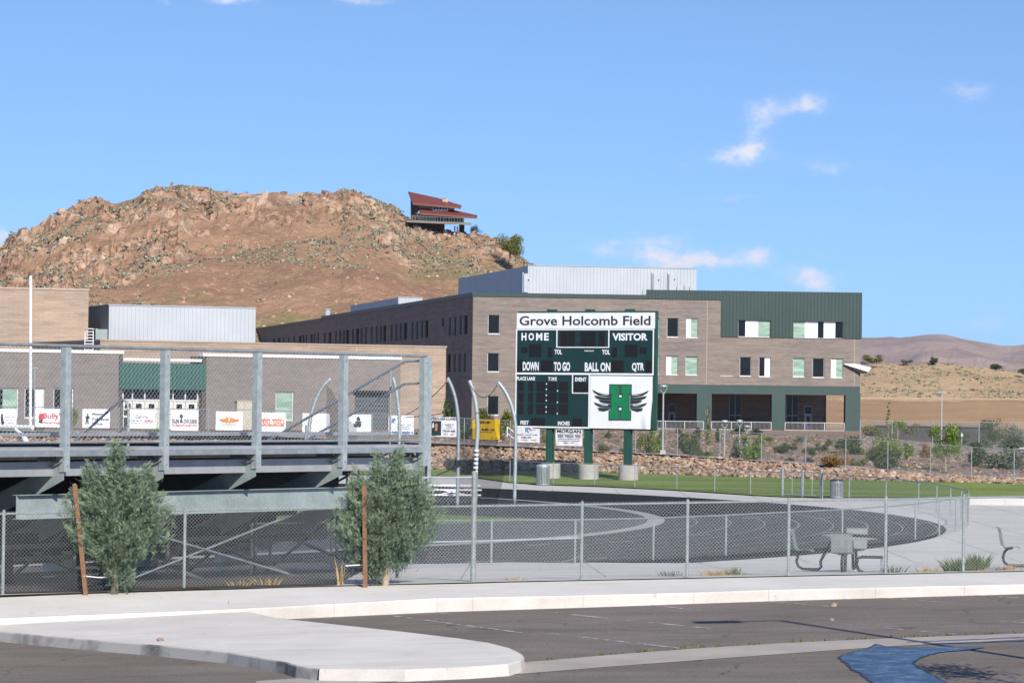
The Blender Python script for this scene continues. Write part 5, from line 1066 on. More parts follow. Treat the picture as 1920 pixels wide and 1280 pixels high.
# fence along the top of the stone bank, banners hung on it
FT = [(-200, 761), (0, 762), (480, 768), (800, 780), (970, 789), (1270, 803), (1350, 808), (1428, 812), (1511, 817), (1586, 822), (1745, 832), (1822, 838), (1920, 843), (2200, 862)]
def ftop(px): d = interp(RB, px)[1] + 2.35; return P(px, interp(FT, px)[0], d)
def fbot(px): return rtop(px) + Vector((0, .15, -.05))
bpx = [-120, -30, 57, 134, 222, 310, 390, 480, 588, 697, 790, 870, 957, 1030, 1113, 1192, 1270, 1350, 1428, 1511, 1586, 1665, 1745, 1822, 1902, 1990, 2080]
t = T('bank_fence', 'long grey chain-link fence on top of the stone bank carrying the banners', 'fence', fbot(960))
for px in bpx: a, b = fbot(px), ftop(px); mb = MB(); mb.tube([a, Vector((a.x, a.y, b.z))], .028, 8); mb.build('post', 'galv_d', t)
tops = [Vector((fbot(px).x, fbot(px).y, ftop(px).z)) for px in bpx]; bots = [fbot(px) for px in bpx]
mb = MB(); mb.tube(tops, .02, 6); mb.build('top_rail', 'galv_d', t)
mb = MB()
for i in range(len(bpx) - 1): mb.face([bots[i], bots[i + 1], tops[i + 1], tops[i]])
o = mb.build('chain_link', 'linkd', t); uv = o.data.uv_layers[0].data; d = 0
for i in range(len(bpx) - 1):
    l = (bots[i + 1] - bots[i]).length; hh = tops[i].z - bots[i].z
    for k, q in enumerate(((d, 0), (d + l, 0), (d + l, hh), (d, hh))): uv[4 * i + k].uv = q
    d += l
tall = [P(px, 880, 190) for px in (1612, 1672, 1748, 1835, 1924, 2015, 2110)]
for p in tall: p.z = .75
mesh_fence('tall_fence', 'tall dull chain-link fence behind the leafy tree at the right', 'fence', tall, 2.45, 'galv_d', 'linkd', .03, .02)
# the banners
def fence_wall(px0, px1):
    a, b = fbot(px0), fbot(px1); return Wall((a.x, a.y - .045), (b.x, b.y - .045))
def banner(x0, y0, x1, y1, m, lab, marks=(), sag=0.0, name='banner'):
    w = fence_wall(x0, x1); r = w.rect(x0, y0, x1, y1); a0, a1, z0, z1 = r; W_, H_ = a1 - a0, z1 - z0
    t = T(name, lab, 'banner', w.p((a0 + a1) / 2, z0), 'advertising banners on the bank fence')
    mb = MB(); g = [[w.p(a0 + W_ * i / 10, z0 + H_ * j / 6, .004 + .028 * math.sin(i * 1.7 + x0) * math.sin(j * 1.1 + 1)) + Vector((0, 0, -sag * math.sin(math.pi * i / 10) * (j / 6))) for i in range(11)] for j in range(7)]; mb.loft(g); mb.loft([[p - w.n * .006 for p in r_][::-1] for r_ in g]); sh = mb.build('sheet', m, t, True)
    mb = MB()
    for u in (.02, .98):
        for v in (.04, .96): mb.tube([w.p(a0 + W_ * u, z0 + H_ * v, .0), w.p(a0 + W_ * u, z0 + H_ * v, .024)], .016, 6)
    mb.build('eyelet', 'galv', sh)
    groups = {}
    for mk in marks: groups.setdefault((mk[1], mk[2] if mk[0] == 't' else ''), []).append(mk)
    for (mm, istext), lst in groups.items():
        mb = MB()
        for mk in lst:
            if mk[0] == 't': _, _, s, u0, u1, v0, v1 = mk; text_into(mb, s, w.p(a0 + W_ * u0, z0 + H_ * (1 - v1), .026), w.e * (W_ * (u1 - u0)), Vector((0, 0, H_ * (v1 - v0))))
            elif mk[0] == 'r': _, _, u0, u1, v0, v1 = mk; w.box(mb, a0 + W_ * u0, a0 + W_ * u1, z0 + H_ * (1 - v1), z0 + H_ * (1 - v0), .012, .020)
            elif mk[0] == 'p': mb.prism([w.p(a0 + W_ * u, z0 + H_ * (1 - v), .022 + (mk[3] if len(mk) > 3 else 0)) for u, v in mk[2]], -w.n * .008)
            elif mk[0] == 'e':
                _, _, u, v, ru, rv = mk[:6]; mb.prism([w.p(a0 + W_ * (u + ru * math.cos(k * .3927)), z0 + H_ * (1 - v - rv * math.sin(k * .3927)), .023 + (mk[6] if len(mk) > 6 else 0)) for k in range(16)], -w.n * .008)
        mb.build('lettering' if istext else 'printed_mark', mm, sh)
    return t
def strokes(m, u0, u1, v0, v1):
    r = random.Random(int(u0 * 1000 + v0 * 77)); o = []; u = u0
    while u < u1 - .01: w = min(r.uniform(.012, .03), u1 - u); o.append(('r', m, u, u + w * .8, v0 + (v1 - v0) * r.choice((0, .25)), v1)); u += w + r.choice((.006, .006, .02))
    return o
def lines(m, u0, u1, vs, h): return [('r', m, u0 + .03 * ((k * 7) % 3), u1 - .04 * ((k * 5) % 3), v, v + h) for k, v in enumerate(vs)]
banner(-28, 766, 31, 802, 'whitevinyl', 'white banner with thin black line drawing, cut by the left frame edge', [('p', 'ink', [(.5, .3), (.56, .25), (.58, .5), (.62, .75), (.54, .9), (.5, .6)])] + lines('greyink', .64, .95, (.4, .55, .7), .03))
banner(66, 766, 120, 800.5, 'whitevinyl', 'white banner with red bull mark and red script beside the goal post upright', [('t', 'red', "Bully's", .28, .97, .22, .62), *strokes('red', .24, .92, .70, .82), ('p', 'red', [(.10, .42), (.16, .25), (.27, .28), (.30, .45), (.25, .7), (.15, .66)]), ('p', 'ink', [(.14, .62), (.26, .58), (.24, .80), (.12, .74)], .002)])
banner(154.5, 766.5, 206, 802, 'whitevinyl', 'white banner with a black standing figure and three lines of black lettering', [('t', 'ink', 'Masonry', .36, .80, .20, .36), ('t', 'ink', 'Professional', .36, .96, .46, .60), ('t', 'ink', 'Services', .36, .74, .70, .84), ('p', 'ink', [(.13, .40), (.17, .36), (.17, .24), (.22, .24), (.22, .36), (.28, .44), (.25, .52), (.22, .48), (.23, .80), (.19, .80), (.18, .62), (.15, .80), (.11, .80), (.14, .5), (.08, .46)])])
banner(240, 768, 291, 802.5, 'whitevinyl', 'white banner with thin grey and red car dealer lettering by the olive bush', [('t', 'greyink', 'Corwin', .28, .74, .28, .46), *strokes('greyink', .08, .52, .54, .64), ('t', 'red', 'GMC', .60, .94, .54, .66), ('r', 'greyink', .08, .94, .72, .735)])
banner(320.5, 768.5, 372, 807, 'whitevinyl', 'white banner with black restaurant lettering over a red strip', [('t', 'ink', 'SLIM', .05, .30, .44, .64), ('t', 'ink', 'CHICKENS', .47, .95, .44, .64), *strokes('red', .05, .95, .68, .80), ('e', 'ink', .38, .30, .06, .10), ('p', 'ink', [(.33, .62), (.34, .48), (.38, .40), (.42, .48), (.43, .62)])])
banner(404.5, 771, 455, 806.5, 'whitevinyl', 'white banner with an orange and gold winged badge', [('p', 'orange', [(.08, .44), (.25, .40), (.5, .36), (.75, .40), (.92, .44), (.78, .54), (.5, .60), (.22, .54)]), ('t', 'gold', "MORREY'S", .24, .76, .42, .55), ('p', 'gold', [(.3, .34), (.5, .27), (.7, .34), (.5, .345)]), ('r', 'gold', .28, .72, .63, .66), ('r', 'gold', .24, .80, .72, .75)])
banner(480, 773, 536, 809, 'whitevinyl', 'white banner with an orange bar reading a pizza name', [('r', 'orange', .10, .94, .34, .70), ('t', 'whitevinyl', 'BLAZE', .15, .46, .42, .64), ('t', 'whitevinyl', 'PIZZA', .62, .90, .42, .64), ('e', 'whitevinyl', .54, .53, .055, .12)])
banner(567, 774.5, 618, 810.5, 'whitevinyl', 'blank looking white banner behind the sloping end rails', [])
banner(640, 776.5, 696, 812.5, 'whitevinyl', 'white banner with a black sketch of a sailing ship', [('p', 'ink', [(.52, .14), (.60, .12), (.64, .30), (.62, .34), (.52, .32)]), ('p', 'ink', [(.48, .36), (.66, .36), (.70, .42), (.64, .46), (.46, .44)]), ('p', 'ink', [(.44, .48), (.74, .46), (.66, .58), (.64, .66), (.44, .66), (.40, .56)])])
banner(728.5, 778.5, 776, 814, 'whitevinyl', 'white banner with a small blue mark and a blue strip along its foot', [('p', 'blue', [(.14, .18), (.24, .14), (.30, .24), (.20, .32), (.28, .40), (.12, .38)]), ('r', 'blue', .02, .98, .84, .97)] + lines('greyink', .3, .9, (.48, .58, .68), .03))
banner(807, 781.5, 858, 818.5, 'whitevinyl', 'white estate agent banner with a portrait of a dark haired woman', [('t', 'ink', 'FERRARI-LUND', .05, .96, .04, .15), ('r', 'ink', .05, .40, .20, .94), ('p', 'hair', [(.14, .42), (.17, .30), (.23, .27), (.29, .32), (.32, .50), (.33, .72), (.14, .72)], .003), ('e', 'skin', .225, .44, .052, .12, .006), ('p', 'skin', [(.19, .54), (.26, .54), (.27, .70), (.18, .70)], .004), ('p', 'dkgreen', [(.08, .94), (.10, .78), (.18, .70), (.22, .82), (.28, .70), (.36, .80), (.38, .94)], .008), *strokes('greyink', .44, .92, .34, .42), *strokes('greyink', .58, .80, .46, .51), ('r', 'greyink', .44, .94, .57, .585), ('t', 'ink', '775-544-4600', .46, .92, .65, .76), ('r', 'greyink', .50, .90, .84, .86), ('r', 'greyink', .56, .84, .90, .915)])
banner(886, 786, 937, 823.5, 'yellow', 'bright yellow banner seen through black netting between the curved poles', [*strokes('ink', .10, .66, .08, .20), *strokes('ink', .22, .80, .44, .56), ('r', 'ink', .28, .74, .62, .64), ('r', 'ink', .68, .94, .90, .915)])
banner(966, 797, 1012, 829, 'whitevinyl', 'white banner with a red and blue letter R under the scoreboard corner', [('t', 'blue', 'R', .42, .58, .12, .42), ('p', 'red', [(.46, .10), (.62, .16), (.66, .30), (.58, .22)]), ('r', 'blue', .62, .84, .26, .29), *strokes('greyink', .06, .92, .50, .58), *strokes('ink', .25, .68, .66, .75), ('r', 'red', .08, .95, .84, .86)])
banner(1042, 803.5, 1092, 835.5, 'whitevinyl', 'white banner with green lettering and a grey bar between the scoreboard posts', [('t', 'dkgreen', 'MORGAN', .06, .95, .04, .24), ('r', 'greyink', .08, .94, .32, .50), *strokes('whitevinyl', .5, .92, .36, .46), ('r', 'greyink', .10, .90, .58, .61), ('r', 'greyink', .08, .94, .69, .72), ('r', 'greyink', .30, .70, .80, .83)])
# ------------------------------------------------------------------ throwing cage
def cage():
    t = T('throwing_cage', 'throwing cage of tall curved silver poles with black netting', 'cage', G(890, 948, .02))
    def pole(pts, d, m='galv', r=.075, tape=None):
        mb = MB(); q = [P(px, py, d) for px, py in pts]; q[-1].z = 0
        Q = []
        for i in range(len(q) - 1):
            a, b, c, e = q[max(0, i - 1)], q[i], q[i + 1], q[min(len(q) - 1, i + 2)]
            for k in range(5): s = k / 5; Q.append(.5 * ((2 * b) + (c - a) * s + (2 * a - 5 * b + 4 * c - e) * s * s + (3 * b - a - 3 * c + e) * s ** 3))
        Q.append(q[-1]); mb.tube(Q, r, 10); o = mb.build('pole', m, t, True)
        mb = MB(); mb.tube([q[0] - Vector((.0, 0, .16)), q[0] + Vector((0, 0, .0))], .05, 8); mb.build('pulley', 'galv_d', o); return o
    pole([(839, 708), (847, 725), (854, 748), (858, 775), (859.5, 800), (859, 860), (857.5, 945)], 120, 'galv_d', .07)
    pb = pole([(880, 713), (886, 730), (892, 755), (895, 785), (895.5, 810), (893, 850), (891, 950)], 122, 'galv', .085)
    mb = MB(); 
    for k in range(6): a = P(893.6 - k * .4, 842 + k * 8, 121.7); mb.tube([a, P(893.4 - k * .4, 846 + k * 8, 121.7)], .095, 10)
    mb.build('tape_wrap', 'white', pb)
    pole([(934, 716), (946, 732), (956, 752), (963, 775), (966.5, 800), (966.5, 850), (964.5, 946)], 126)
    pole([(620, 710), (605, 725), (593, 748), (585, 772), (580, 800), (579, 850), (578, 940)], 124)
    pole([(737, 708), (742, 728), (746, 755), (748.5, 780), (749, 810), (748, 860), (747, 940)], 128)
    # netting gathered between the poles
    mb = MB(); n = 14; g = []
    rt = [(929, 736), (927, 752), (926, 770), (928, 800), (934, 830), (941, 855), (947, 880), (942, 905), (932, 945)]; lf = [(927.5, 738), (921, 752), (908, 768), (895, 790), (893, 830), (892, 855), (892, 880), (891, 905), (891, 945)]
    for (a, b) in zip(lf, rt): g.append([P(a[0] + (b[0] - a[0]) * i / n, a[1] + (b[1] - a[1]) * i / n, 122 + 2.6 * i / n + .35 * math.sin(i * 1.2)) for i in range(n + 1)])
    mb.loft(g); mb.build('net', 'net', t)
    mb = MB(); g = []
    lf2 = [(858, 815), (858, 850), (857, 890), (857, 940)]; rt2 = [(894, 800), (893, 850), (892, 890), (891, 942)]
    for (a, b) in zip(lf2, rt2): g.append([P(a[0] + (b[0] - a[0]) * i / n, a[1] + (b[1] - a[1]) * i / n, 120 + 2 * i / n + .2 * math.sin(i)) for i in range(n + 1)])
    mb.loft(g); mb.build('net', 'net', t)
    mb = MB(); g = []
    for (a, b) in zip([(612, 722), (612, 760), (612, 800), (612, 870)], [(622, 730), (640, 770), (668, 800), (676, 870)]): g.append([P(a[0] + (b[0] - a[0]) * i / n, a[1] + (b[1] - a[1]) * i / n, 124 + 2 * i / n + .3 * math.sin(i)) for i in range(n + 1)])
    mb.loft(g); mb.build('net', 'net', t)
    for (a, b, dr) in (((838, 715), (760, 778), 14), ((838, 712), (880, 720), 38), ((882, 722), (932, 722), 46), ((857, 768), (760, 782), 6)):
        mb = MB(); mb.tube([P(a[0] + (b[0] - a[0]) * k / 10, a[1] + (b[1] - a[1]) * k / 10 + dr * 4 * (k / 10) * (1 - k / 10) * .5, 121) for k in range(11)], .016, 5); mb.build('rope', 'black2', t)
    mb = MB(); mb.cyl(P(857.5, 868, 119.9) - Vector((0, 0, .1)), .11, .22, 8); mb.tube([P(857.5, 868, 119.9), P(845, 880, 119.5), P(815, 892, 119)], .02, 5); mb.build('net_tie', 'black2', t)
cage()
# ------------------------------------------------------------------ goal post
d = 111; t = T('goal_post', 'white football goal post with gooseneck support', 'goal post', P(52, 840, d)); cr = Vector((-.8, .6, 0)); a = P(57, 801, d)
mb = MB(); mb.tube([a, P(57.5, 517, d)], .055, 10); mb.build('upright', 'white', t); b = a + cr * 7.1; mb = MB(); mb.tube([b, Vector((b.x, b.y, P(57.5, 517, d).z))], .055, 10); mb.build('upright', 'white', t)
mb = MB(); mb.tube([a - cr * .12, b + cr * .12], .085, 12); mb.build('crossbar', 'white', t); m_ = a + cr * 1.0 
mb = MB(); c = P(29, 803, d + .4); bs = P(53, 840, d + .4); q = [c, P(36, 808, d + .4), P(43, 816, d + .4), P(49, 827, d + .4), P(52, 838, d + .4)]; q.append(Vector((q[-1].x, q[-1].y, 0.0))); mb.tube(q, .09, 12); mb.build('gooseneck', 'white', t, True)
# ------------------------------------------------------------------ bins, bench
def bin_(g, r, h, lab):
    t = T('litter_bin', lab, 'bin', g, 'slatted litter bins by the track'); mb = MB(); n = 26
    for k in range(n): a = 2 * math.pi * k / n; mb.box((g.x + r * math.cos(a), g.y + r * math.sin(a), g.z + .04), .012, r * .16, h * .84, a)
    mb.build('slats', 'galvp', t); mb = MB(); mb.cyl((g.x, g.y, g.z + .04), r * .86, h * .80, 24); mb.build('liner', 'black2', t); mb = MB()
    for z in (.03, h * .83): mb.cyl((g.x, g.y, g.z + z), r * 1.04, .06, 26)
    mb.build('hoop', 'galv_d', t); mb = MB(); mb.tube([Vector((g.x, g.y, g.z + h * .88 + .02)), Vector((g.x, g.y, g.z + h * .96)), Vector((g.x, g.y, g.z + h))], [r * 1.06, r * 1.02, r * .6], 26); mb.build('lid', 'black2' if 'dark' in lab else 'galv', t)
bin_(G(1018, 909.5, 0), .33, 1.05, 'grey slatted litter bin in front of the concrete drum under the scoreboard'); bin_(G(1568.5, 934, 0), .29, .86, 'grey slatted litter bin with a dark lid beside the track gates')
d = 133; t = T('bench', 'small white tiered bench standing behind the near fence on the track', 'bench', P(855, 934, d)); 
for k, (y, x0, x1) in enumerate(((910.5, 800, 901), (919, 798, 903), (928.5, 796, 902))):
    mb = MB(); a, b = P(x0, y, d + .6 - k * .5), P(x1, y + .6, d + .6 - k * .5); mb.par(a, b - a, Vector((0, .25, 0)), Vector((0, 0, .06))); mb.build('seat_plank', 'white', t)
for px in (812, 884):
    mb = MB(); a = P(px, 913, d + .75); b = Vector((a.x, a.y, 0.02)); mb.tube([a, b], .03, 8); c = P(px, 930, d - .3); mb.tube([Vector((c.x, c.y, c.z)), Vector((c.x, c.y, .02))], .03, 8); mb.tube([b + Vector((0, 0, .06)), Vector((c.x, c.y, .08))], .025, 8); mb.build('leg', 'galv', t)
mb = MB(); mb.tube([P(812, 915, d + .8), P(884, 929, d + .8)], .025, 6); mb.tube([P(884, 914, d + .8), P(812, 929, d + .8)], .025, 6); mb.build('cross_brace', 'white', t)
# ------------------------------------------------------------------ lamps
def arc_lamp(px, pt, pb, d, lab, r=.055, head=.45, base=True, basez=None):
    a = P(px, pb, d) if basez is None else Vector((P(px, pb, d).x, d, basez)); zt = P(px, pt, d).z; t = T('lamp_post', lab, 'lamp post', a, 'walkway lamps')
    h = zt - a.z; s = head / .45
    mb = MB(); mb.tube([a, a + Vector((0, 0, h - .52 * s))], [r, r * .8], 12); mb.tube([a + Vector((0, 0, h - .52 * s)), a + Vector((0, 0, h - .42 * s))], [r * 1.3, r * 1.5], 12); mb.build('pole', 'galv', t)
    if base: mb = MB(); mb.box(a, .30, .30, .28); mb.build('base', 'pier', t)
    mb = MB(); c = a + Vector((0, 0, h))
    for sx in (-1, 1): mb.tube([a + Vector((sx * .05 * s, 0, h - .45 * s)), a + Vector((sx * .18 * s, 0, h - .25 * s)), c + Vector((sx * .2 * s, 0, -.07 * s))], .018 * s, 6)
    mb.build('yoke', 'galv', t); mb = MB(); mb.tube([c - Vector((0, 0, .10 * s)), c - Vector((0, 0, .04 * s)), c], [.24 * s, .22 * s, .08 * s], 20); mb.build('lamp_head', 'galv', t); return t
arc_lamp(1242.5, 721, 853, 168.5, 'grey walkway lamp on a concrete foot at the right edge of the scoreboard')
arc_lamp(1358, 787, 866, 172, 'short lamp with a round cap left of the bright green shrub', .045, .42, False); arc_lamp(1386, 786.5, 862, 176, 'thin lamp with a round cap behind the grey green pine shrub', .035, .36, False); arc_lamp(1400, 797, 862, 180, 'lowest lamp with a square cap above the bright green shrub', .04, .36, False)
t = T('pole_lamp', 'slim tall light pole rising behind the leafy tree at the right', 'light pole', P(1765, 850, 215)); mb = MB(); a = P(1765, 850, 215); mb.tube([a, P(1766, 736, 215)], [.06, .045], 8); mb.build('pole', 'galv', t); mb = MB(); mb.box(P(1766, 736.5, 215), .55, .2, .09); mb.build('lamp_head', 'galv_d', t)
d = 205; t = T('pole_lamp', 'pole light with a flat head against the grey hall wall at the left', 'light pole', P(64, 806, d)); mb = MB(); mb.tube([P(65, 808, d), P(65, 693, d)], .05, 8); mb.build('pole', 'gsteel', t); mb = MB(); mb.box(P(66, 691, d), .45, .2, .08); mb.build('lamp_head', 'gsteel', t)
# street lamp outside the frame whose shadow lies across the lot
sh = Vector((-to_sun.x, -to_sun.y, 0)) / math.tan(SUN_EL); hp_ = GA(1440, 1182); Hl = 8.5; hd = hp_ - sh * Hl; pbp = GA(1760, 1226) 
bx = hd + Vector((1.15, .1, 0)); t = T('street_lamp', 'street lamp with a flat arm standing out of frame to the right', 'street lamp', (bx.x, bx.y, za(bx.x)))
mb = MB(); mb.tube([(bx.x, bx.y, 0), (bx.x, bx.y, Hl + za(bx.x))], .07, 10); mb.build('pole', 'galv_d', t); mb = MB(); mb.par((hd.x - .35, hd.y - .22, Hl + za(bx.x) - .06), Vector((.8, 0, 0)), Vector((0, .44, 0)), Vector((0, 0, .10))); mb.tube([(hd.x + .4, hd.y, Hl + za(bx.x)), (bx.x, bx.y, Hl + za(bx.x))], .04, 8); mb.build('lamp_head', 'galv_d', t)
# ------------------------------------------------------------------ picnic tables
def picnic(lab):
    t = T('picnic_table', lab, 'picnic table', (0, 0, 0), 'perforated steel picnic tables'); n = 28
    mb = MB(); mb.cyl((0, 0, .73), .60, .045, n); mb.tube([(0, 0, .70), (0, 0, .73)], [.585, .60], n, False); top = mb.build('tabletop', 'steelblue', t)
    K = {t: [top]}
    mb = MB(); mb.tube([(.08 * math.cos(a), .08 * math.sin(a), z) for a, z in ((0, .05), (0, .70))], .03, 8); c = mb.build('pedestal', 'black2', t); K[t].append(c)
    for k in (0, 1, 3):
        a = math.radians(8 + 90 * k); x = Vector((math.cos(a), math.sin(a), 0)); y = Vector((-x.y, x.x, 0)); Z = Vector((0, 0, 1))
        mb = MB(); pts = [x * .36 + Z * .71, x * .40 + Z * .60, x * .58 + Z * .28, x * .62 + Z * .18, x * .60 + Z * .08, x * .66 + Z * .03, x * .80 + Z * .025, x * 1.00 + Z * .03, x * 1.10 + Z * .08, x * 1.14 + Z * .20, x * 1.10 + Z * .33, x * 1.04 + Z * .39, x * .92 + Z * .42]
        mb.tube(pts, .032, 8); o = mb.build('leg', 'black2', t, True); K[t].append(o)
        pr = [(.78, .415), (.82, .45), (1.00, .44), (1.10, .435), (1.15, .46), (1.18, .56), (1.22, .78), (1.245, .86), (1.28, .885)]
        mb = MB(); rows = []
        for (r_, z) in pr: rows.append([x * (r_ - .02 * (1 - (j / 5 * 2 - 1) ** 2) * 0) + Z * z + y * ((j / 6 - .5) * .46) for j in range(7)])
        mb.loft(rows[::-1]); mb.loft([[p + Vector((0, 0, -.012)) - x * .010 for p in r_] for r_ in rows]); o = mb.build('seat', 'perf', t); K[t].append(o)
        mb = MB(); mb.box(x * 1.02 + Z * .40, .16, .2, .02, a); o2 = mb.build('seat_bracket', 'black2', o); K[o] = [o2]
    return t, K
t1, K1 = picnic('grey perforated round table with moulded seats behind the fence near the track curve')
g1 = P(1592, 1074, 66.5); t1.location = (g1.x, g1.y, zg(g1.x, g1.y)); t1.rotation_euler = (0, 0, math.radians(158))
g2 = P(1977, 1047, 68.5); dup(t1, K1, (g2.x, g2.y, zg(g2.x, g2.y)), math.radians(172), 1.0, 'second grey perforated table cut off by the right frame edge')
# frame standing by the table
d = 65.4; a = P(1664, 1074, d); a.z = zg(a.x, a.y); t = T('bike_rack', 'bent dark tube frame standing right beside the picnic table', 'rack', a); mb = MB(); f = lambda px, py: P(px, py, d)
mb.tube([f(1592, 1003), f(1640, 1005), f(1655, 1008), f(1660, 1016), f(1661.5, 1030), f(1661, 1060), f(1658, 1070), f(1650, 1073), f(1620, 1073.5), f(1610, 1068), f(1606, 1058), f(1608, 1046), f(1616, 1043.5), f(1655, 1044)], .035, 8); mb.build('tube', 'alumd', t, True); mb = MB(); mb.tube([f(1653, 1044), f(1653, 1072)], .022, 8); mb.build('brace', 'galv_d', t)
# ------------------------------------------------------------------ plants
def juniper(px, py, d, H, lobes, seed, lab, bare):
    r = random.Random(seed); g = P(px, py, d); t = T('juniper_tree', lab, 'tree', g, 'staked junipers by the fence')
    mb = MB(); mb.tube([g + Vector((0, 0, -.1)), g + Vector((.03, 0, .5)), g + Vector((.0, .02, 1.2)), g + Vector((.02, 0, H * .75))], [.075, .06, .045, .015], 8)
    for k in range(10): a = r.uniform(0, 6.28); z = r.uniform(.4, H * .6); mb.tube([g + Vector((0, 0, z)), g + Vector((math.cos(a) * .4, math.sin(a) * .4, z + .35))], [.018, .006], 5)
    mb.build('trunk', bare, t)
    mb = MB(); tips = MB()
    def spray(p, dr, ln, mb):
        side = dr.cross(Vector((r.gauss(0, 1), r.gauss(0, 1), r.gauss(0, 1)))).normalized(); mb.add([p - side * ln * .05, p + side * ln * .05, p + dr * ln], [(0, 1, 2)])
        for k in range(1, 6):
            q = p + dr * ln * k / 6.5; l = ln * .42 * (1.05 - .6 * k / 6)
            for sgn in (-1, 1): e = (dr * .8 + side * sgn * r.uniform(.6, 1) + Vector((r.gauss(0, .25), r.gauss(0, .25), r.gauss(0, .25)))).normalized() * l * r.uniform(.7, 1.25); w = dr * l * .15; mb.add([q - w, q + w, q + e], [(0, 1, 2)])
    for (cx, cz, rx, rz, n) in lobes:      # lobes: offset, centre height, half width, half height
        for k in range(int(n / 4.6)):
            v = Vector((r.gauss(0, 1), r.gauss(0, 1), r.gauss(0, 1))).normalized(); q = r.choice((.45, .7, .85, .95, 1.05, 1.2))
            hh = (v.z * q + 1) / 2; tap = 1 - .75 * max(0, hh - .4) / .6 if rz > rx * 1.15 else 1
            tip = g + Vector((cx + v.x * rx * q * tap, v.y * rx * .85 * q * tap, cz + v.z * rz * q)); out = Vector((tip.x - g.x - cx * .5, tip.y - g.y, 0)); out = out.normalized() if out.length > .01 else Vector((1, 0, 0))
            bd = (out * r.uniform(.35, 1.0) + Vector((r.gauss(0, .2), r.gauss(0, .2), r.uniform(.45, 1.1)))).normalized(); bl = r.uniform(.22, .46)
            for j in range(26):
                u = r.random(); p = tip - bd * bl * u + Vector((r.gauss(0, 1), r.gauss(0, 1), r.gauss(0, 1))) * .045 * (.4 + u); dr = (bd + Vector((r.gauss(0, .42), r.gauss(0, .42), r.gauss(0, .35)))).normalized(); spray(p, dr, r.uniform(.06, .15) * (1 - .35 * (1 - u)), tips if u < .32 and q > .75 else mb)
    cr = mb.build('crown', 'jun', t); tips.build('outer_sprays', 'jun_tip', cr); return t
juniper(214, 1105, 58.75, 2.75, [(0, 1.42, .86, .62, 1400), (-.5, 1.42, .52, .56, 600), (.55, 1.5, .56, .58, 620), (-.02, 2.16, .30, .66, 620), (-.54, 2.0, .20, .44, 300), (.64, 1.98, .20, .42, 300), (.32, 2.0, .16, .36, 160), (.05, 1.0, .62, .42, 620), (-.35, 1.0, .35, .35, 250), (.1, .5, .34, .42, 240)], 21, 'bushy blue green juniper with a single pointed top at the left', 'wood')
juniper(722, 1093, 61.0, 2.6, [(0, 1.32, .86, .64, 1500), (-.55, 1.28, .52, .56, 600), (.55, 1.4, .58, .62, 700), (.30, 2.02, .24, .62, 480), (-.26, 1.98, .20, .56, 380), (.66, 1.95, .16, .46, 240), (-.64, 1.85, .17, .40, 230), (-.1, .85, .66, .40, 620), (-.25, .5, .4, .3, 220), (.3, .7, .35, .3, 220)], 33, 'bushy blue green juniper with several tops near the end of the stand', 'woodl')
def stake(a, b, d, lab, tie):
    p, q = P(*a, d), P(*b, d); t = T('tree_stake', lab, 'stake', p, 'rusty stakes beside the junipers'); mb = MB(); e = (q - p); x = Vector((.085, 0, 0)); mb.par(p - x / 2 - Vector((0, 0, .1)), x, Vector((0, .03, 0)), e + Vector((0, 0, .1))); mb.par(p - x / 2 - Vector((0, -.03, .1)), Vector((.03, 0, 0)), Vector((0, .05, 0)), e + Vector((0, 0, .1))); mb.build('bar', 'rust', t)
    mb = MB(); w = [P(*c, d + .25 * i) for i, c in enumerate(tie)]; mb.tube(w, .012, 5); mb.build('tie', 'whitevinyl', t)
stake((161, 1107), (140, 908), 58.4, 'leaning rusty stake tied to the left juniper', [(157, 1079), (185, 1082), (212, 1081)]); stake((685, 1093), (683, 910), 60.5, 'upright rusty stake in front of the right juniper', [(648, 1060), (682, 1058), (700, 1060), (722, 1064)])
# dry stems by the right juniper
def blades(name, px, py, d, n, h, w, m, lab, cat, lean=.35, seed=1, z=None, col2=None):
    r = random.Random(seed); g = P(px, py, d); mb = MB()
    for k in range(n):
        a = r.uniform(0, 6.28); b = r.random() ** .6 * w; p = g + Vector((math.cos(a) * b, math.sin(a) * b * .6, -.02)); l = h * r.uniform(.5, 1.1); o = Vector((math.cos(a) * lean * (b / w) + r.gauss(0, .1), math.sin(a) * lean * b / w + r.gauss(0, .1), 1.15)).normalized()
        s = Vector((r.gauss(0, 1), r.gauss(0, 1), 0)).normalized() * .008 * (1 + h); m1 = p + o * l * .55; tp = p + o * l + Vector((o.x, o.y, -.35)) * l * .25; mb.add([p - s, p + s, m1 + s * .8, m1 - s * .8, tp], [(0, 1, 2, 3), (3, 2, 4)])
    o = mb.build(name, m, None, origin=g); tag(o, lab, cat); return o
blades('dry_stem', 640, 1097, 61.0, 9, .75, .10, 'l_tan', 'few pale dry stems left of the right juniper', 'weeds', .25, 4)
blades('grass_tuft', 1355, 1081, 64.2, 240, .22, .42, 'l_tan', 'straw coloured grass clump at the foot of the fence', 'grass clump', .9, 5); blades('grass_tuft', 1375, 1080, 64.1, 60, .26, .12, 'l_blade', 'small green tuft beside the straw coloured clump', 'grass clump', .4, 6); blades('grass_tuft', 1402, 1080, 64.1, 60, .10, .22, 'l_blade', 'low flat green tuft right of the straw clump', 'grass clump', .8, 16)
blades('grass_tuft', 1797, 1071, 64.0, 330, .36, .28, 'l_blade', 'wide spiky green grass clump by the fence at the right', 'grass clump', .75, 7); blades('grass_tuft', 1833, 1070, 64.1, 260, .44, .18, 'l_blade', 'taller narrow green grass clump right of the wide one', 'grass clump', .4, 8); blades('grass_tuft', 1843, 1070, 64.0, 60, .12, .16, 'l_tan', 'dry orange blades at the foot of the narrow clump', 'grass clump', .9, 9)
